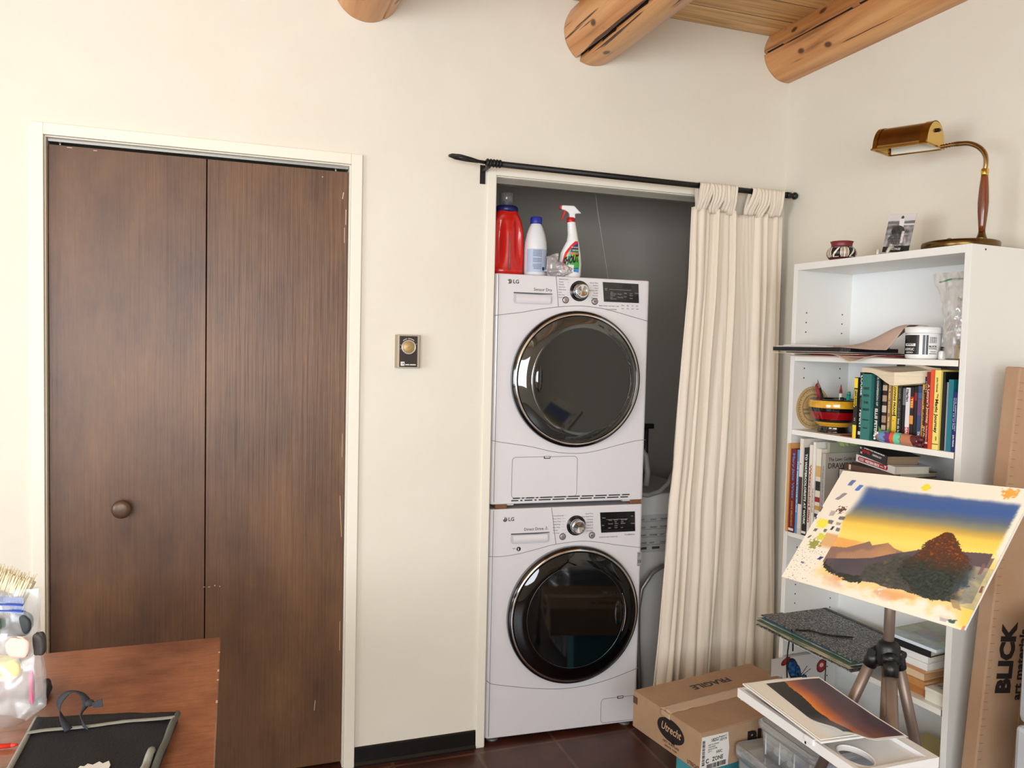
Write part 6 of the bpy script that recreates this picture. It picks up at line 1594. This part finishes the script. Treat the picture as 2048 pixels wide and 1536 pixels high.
for (cx, cy, rx, ry, s) in ((.58,.45,.055,.06,1),(.67,.56,.06,.035,2),(.50,.50,.045,.05,3),(.70,.47,.035,.03,6)): pass
for (x, y, lab) in ((X0d+.03,Y0d+.03,''),(X1d-.08,Y0d+.03,''),(X0d+.03,Y1d-.12,''),(X1d-.085,Y1d-.12,'')):
    b = B(); b.box(x,y,0,x+.05,y+.05,.722); b.build('leg', dwm, dk_, bevel=.002)
b = B(); b.box(X0d+.05,Y1d-.11,.62,X1d-.06,Y1d-.09,.722); b.box(X0d+.05,Y0d+.05,.62,X1d-.06,Y0d+.07,.722); b.build('apron', dwm, dk_)

# canvas brush roll with grey binding
nav = M('canvas_black', (17,17,24), .85, bump=(300,.25)); bind = M('binding_grey', (150,156,150), .7, bump=(200,.2))
br_ = thing('brush_case', 'black canvas brush case with grey binding and a strap loop, lying on the desk', 'case', (-.98,-1.22,.7505))
def W2L(p): return (p[0]+.98, p[1]+1.22)
qd = [W2L(p) for p in ((-1.100,-1.085),(-.866,-1.133),(-.918,-1.60),(-1.105,-1.60))]
def q2(i, j, z=0):
    a, c, d_, e = [Vector((p[0],p[1],0)) for p in (qd[3],qd[2],qd[1],qd[0])]
    p = (a*(1-i)+c*i)*(1-j)+(e*(1-i)+d_*i)*j; p.z = z; return p
b = B(); b.grid(20,30,lambda i,j: q2(i,j,.0165+.003*nz(i*4,j*6)+.003*math.sin(i*PI))); b.grid(20,2,lambda i,j: q2(i,1,.0165*j)+V(0,.001,0)); b.grid(2,20,lambda i,j: q2(1,j,.0165*i)); b.grid(2,20,lambda i,j: q2(0,j,.0165*(1-i))); b.build('case_body', nav, br_)
# folded-over flap: a darker band at the far end edged with the pale diagonal binding
b = B(); b.grid(20,6,lambda i,j: q2(.01+.98*i, .985-(1-j)*(.115-.07*i)*1.0, .0205+.002*nz(i*5,j*2))); b.build('flap', nav, br_, solid=.002)
b = B()
def strip(b, pts, w, z=.0225):
    P = [Vector((p.x,p.y,z)) for p in pts]; n = len(P)-1
    b.grid(n, 3, lambda i, j: P[int(round(i*n))]+V(0,w*(j-.5),.0012*math.sin(PI*j)+.0006*nz(i*30,j)))
strip(b, [q2(.0+1.0*k/24, .868+.072*k/24+.004*math.sin(k*.5)) for k in range(25)], .012); b.build('flap_binding', bind, br_)
b = B(); b.tube([q2(.995,j/30,.017+.002*math.sin(j)) for j in range(31)], .0060, 8); look(b.build('side_binding', M('binding_dark',(92,96,92),.8), br_), 'rough grey side binding')
b = B(); b.tube([q2(.004,j/30,.017) for j in range(31)], .0045, 8); b.build('side_binding', bind, br_)
b = B(); b.tube([q2(.93,.70-.02*j,.020+.002*math.sin(j)) for j in range(12)], .0065, 8); b.build('inner_binding', bind, br_)
# strap loop with a knot
def ribbon(name, pts, w, mat, parent, ax):
    b = B(); P = [Vector(p) for p in pts]; out = []
    for i in range(len(P)-1):
        p0,p1,p2,p3 = P[max(i-1,0)],P[i],P[i+1],P[min(i+2,len(P)-1)]
        for k in range(8):
            t = k/8; out.append(.5*((2*p1)+(p2-p0)*t+(2*p0-5*p1+4*p2-p3)*t*t+(3*p1-p0-3*p2+p3)*t**3))
    out.append(P[-1]); n = len(out)-1
    b.grid(n, 2, lambda i, j: out[int(round(i*n))]+Vector(ax(i))*w*(j-.5)); return b.build(name, mat, parent, solid=.0015)
lx = q2(.30,.875)
ribbon('strap_loop', [(lx.x-.004,lx.y,.022),(lx.x-.016,lx.y+.004,.045),(lx.x-.020,lx.y+.008,.068),(lx.x-.006,lx.y+.010,.084),(lx.x+.012,lx.y+.010,.080),(lx.x+.022,lx.y+.008,.062),(lx.x+.014,lx.y+.004,.044),(lx.x+.022,lx.y-.002,.022)], .014, M('strap_grey',(44,44,50),.8,bump=(250,.2)), br_, lambda i: (math.cos(i*9)*.75,.65,.1*math.sin(i*8)))
b = B(); b.ellipsoid((lx.x+.026,lx.y+.008,.062),(.008,.007,.006),14); b.prism([(0,0),(.018,.006),(.020,-.008),(.006,-.008)],0,.003,0,frame((lx.x+.028,lx.y+.006,.062),(1,0,0),(0,.2,1))); b.build('strap_knot', MATS['strap_grey'], br_)
b = B(); P1 = q2(.56,.60,.0212)
random.seed(3)
pl = [(.0,.0),(.004,.014),(.010,.011),(.014,.018),(.022,.012),(.030,.020),(.036,.012),(.044,.018),(.048,.004),(.046,-.02),(.0,-.02)]
b.prism([(P1.x-.02+p[0], P1.y+p[1]) for p in pl], .0213, .0218); look(b.build('white_print', M('case_print',(222,224,222),.7), br_), 'white printed lettering patch')
rp_ = thing('red_pencil', 'short red pencil end on the desk at the left edge', 'pencil', (-1.135,-1.155,.7505))
b = B(); b.cyl((-.06,.004,.005),(.012,.0,.005),.0042,n=8); b.cyl((.012,0,.005),(.022,-.0005,.005),.0042,.0015,n=8); b.build('barrel', M('pencil_red',(214,52,30),.4), rp_)

# zip bag of brushes standing on the desk
bb = thing('brush_bag', 'clear zip bag stuffed with paint brushes at the left edge of the desk', 'plastic bag', (-1.185,-1.04,.7505), -.35)
filmb = clearmat('brush_film', (214,216,216), .22, .05, .22, (12,.4))
def bag2(side):
    def f(i, j):
        z = .002+.245*j; x = -.17+.265*i
        bul = (.045*math.sin(PI*min(1,i*1.0))**.6)*(1-.55*j)+.003
        if i > .75: x += .012*math.sin(j*6)*(1-j)
        if j < .12: x -= .03*(i)*(1-j/.12)
        w = .007*nz(x*26, z*20, side*5)+.0025*nz(x*70, z*50, side)
        return (x, (-bul if side == 0 else bul*.6)+w, z)
    return f
b = B(); b.grid(50, 50, bag2(0)); b.grid(50, 50, bag2(1)); b.build('bag_film', filmb, bb)
b = B(); b.grid(30,5,lambda i,j:(-.165+.243*i,-.022+.003*math.sin(i*9),.205+.030*j)); b.build('zip_band', clearmat('zip_blue_film',(70,120,196),.42,.1,.15,(10,.3)), bb)
b = B()
for z in (.211,.222): b.tube([(-.165+.243*k/20,-.025+.003*math.sin(k*.45),z) for k in range(21)], .0014, 6)
look(b.build('zip_lines', M('zip_blue',(34,70,170),.4), bb), 'two blue zipper lines')
b = B()
random.seed(9)
X = Matrix.Translation((-.012,.0,.236)) @ Matrix.Rotation(.30,4,'Y')
hair = M('bristle_cream', (232,220,186), .8, bump=(200,.4,(8,8,.3)))
for k in range(170):
    x = -.075+.150*(k % 57)/56; y = -.008+.008*(k//57); l = .050+.010*random.random()
    b.tube([(x,y,0),(x*1.05+.002*random.random(),y*1.2-.002,l*.6),(x*1.10+.003*random.random(),y*1.3-.003,l)], [.0018,.0017,.0008], 5, 0, X)
b.prism([(-.077,0),(.077,0),(.086,.047),(-.086,.047)], -.006, .006, 0, X @ frame((0,0,0),(1,0,0),(0,0,1)))
hb = thing('hake_brush', 'wide pale bristle brush sticking out of the zip bag on the desk', 'brush', (-1.185,-1.04,.7505), -.35)
look(b.build('bristles', hair, hb), 'long cream bristles'); 
b = B()
for k in range(60):
    x = .02+.055*(k % 20)/19; y = -.016+.008*(k//20); l = .045+.010*random.random()
    b.tube([(x,y,-.030),(x*1.05,y,-.03+l)], [.0018,.0010], 5, 0, X)
look(b.build('lower_bristles', M('bristle_grey',(150,140,122),.8), hb), 'greyish lower bristles')
b = B(); b.box(-.078,-.014,-.020,.02,.014,.004,0,X); look(b.build('ferrule', M('ferrule_silver',(170,170,172),.25,.9), hb, bevel=.002), 'silver ferrule')
b = B(); b.box(-.0,-.020,-.020,.030,-.012,.0,0,X); b.build('handle_tag', M('tag_brown',(62,44,40),.5), hb)
b = B(); b.cyl((0,0,-.02),(-.03,0,-.17),.012,n=16,X=X); b.build('handle', M('brush_handle',(60,52,46),.5), hb)
# coloured things seen through the film
for nm, lab, cat, p, r, c in (('eraser','pink eraser inside the zip bag on the desk','eraser',(.072,-.030,.150),(.020,.006,.018),(236,190,176)),('sponge','dark grey sponge inside the zip bag on the desk','sponge',(.050,-.008,.185),(.034,.010,.022),(38,46,46)),('green_cap','green cap inside the zip bag on the desk','cap',(.028,-.026,.188),(.010,.006,.012),(80,160,90)),('pink_pen','pink pen inside the zip bag on the desk','pen',(.086,-.012,.070),(.004,.005,.030),(206,90,130)),('brush_tuft','dark brush head inside the zip bag at its right side','brush',(.096,-.006,.148),(.010,.008,.020),(66,62,60)),('yellow_sponge','yellowish sponge inside the zip bag on the desk','sponge',(.040,-.014,.108),(.030,.010,.020),(206,196,140))):
    b = B(); sd_k = len(lab)*.37
    b.grid(30, 20, lambda i, j: tuple(p[q]+r[q]*(math.copysign(abs(w)**.6, w))*(1+.22*nz(i*5,j*4,sd_k)) for q, w in enumerate((math.cos(2*PI*i)*math.sin(PI*j), math.sin(2*PI*i)*math.sin(PI*j), -math.cos(PI*j)))))
    o = b.build(nm, M('in_'+nm, c, .6)); o.location = (-1.185,-1.04,.7505); o.rotation_euler = (0,0,-.35); tag(o, lab, cat)
b = B(); b.tube([(0,0,.004),(.010,.02,.006),(.012,.05,.010),(.004,.075,.014)], .007, 10); o = b.build('black_strap', M('strap_black',(14,14,16),.7)); o.location = (-1.122,-.99,.7505); tag(o, 'black strap end poking out behind the zip bag on the desk', 'strap')
# ---------------------------------------------------------------- daylight
w = bpy.data.worlds.new('sky'); SC.world = w; w.use_nodes = True
bg = w.node_tree.nodes['Background']; bg.inputs[0].default_value = (.80,.90,1,1); bg.inputs[1].default_value = 2.5
def area(name, loc, rot, sx, sy, power, col):
    l = bpy.data.lights.new(name, 'AREA'); l.shape = 'RECTANGLE'; l.size = sx; l.size_y = sy; l.energy = power; l.color = col
    o = bpy.data.objects.new(name, l); COL.objects.link(o); o.location = loc; o.rotation_euler = rot; return o
area('window_daylight_left', (XL-.14, (W1[0]+W1[1])/2, (W1[2]+W1[3])/2), (0,-PI/2,0), W1[3]-W1[2], W1[1]-W1[0], 90, (.90,.955,1))
area('fill_light_rear', ((W2[0]+W2[1])/2, YF-.14, (W2[2]+W2[3])/2), (PI/2,0,0), W2[1]-W2[0], W2[3]-W2[2], 104, (.93,.965,1))  # fill light outside the added rear window, evens out the room
SC.view_settings.exposure = .17
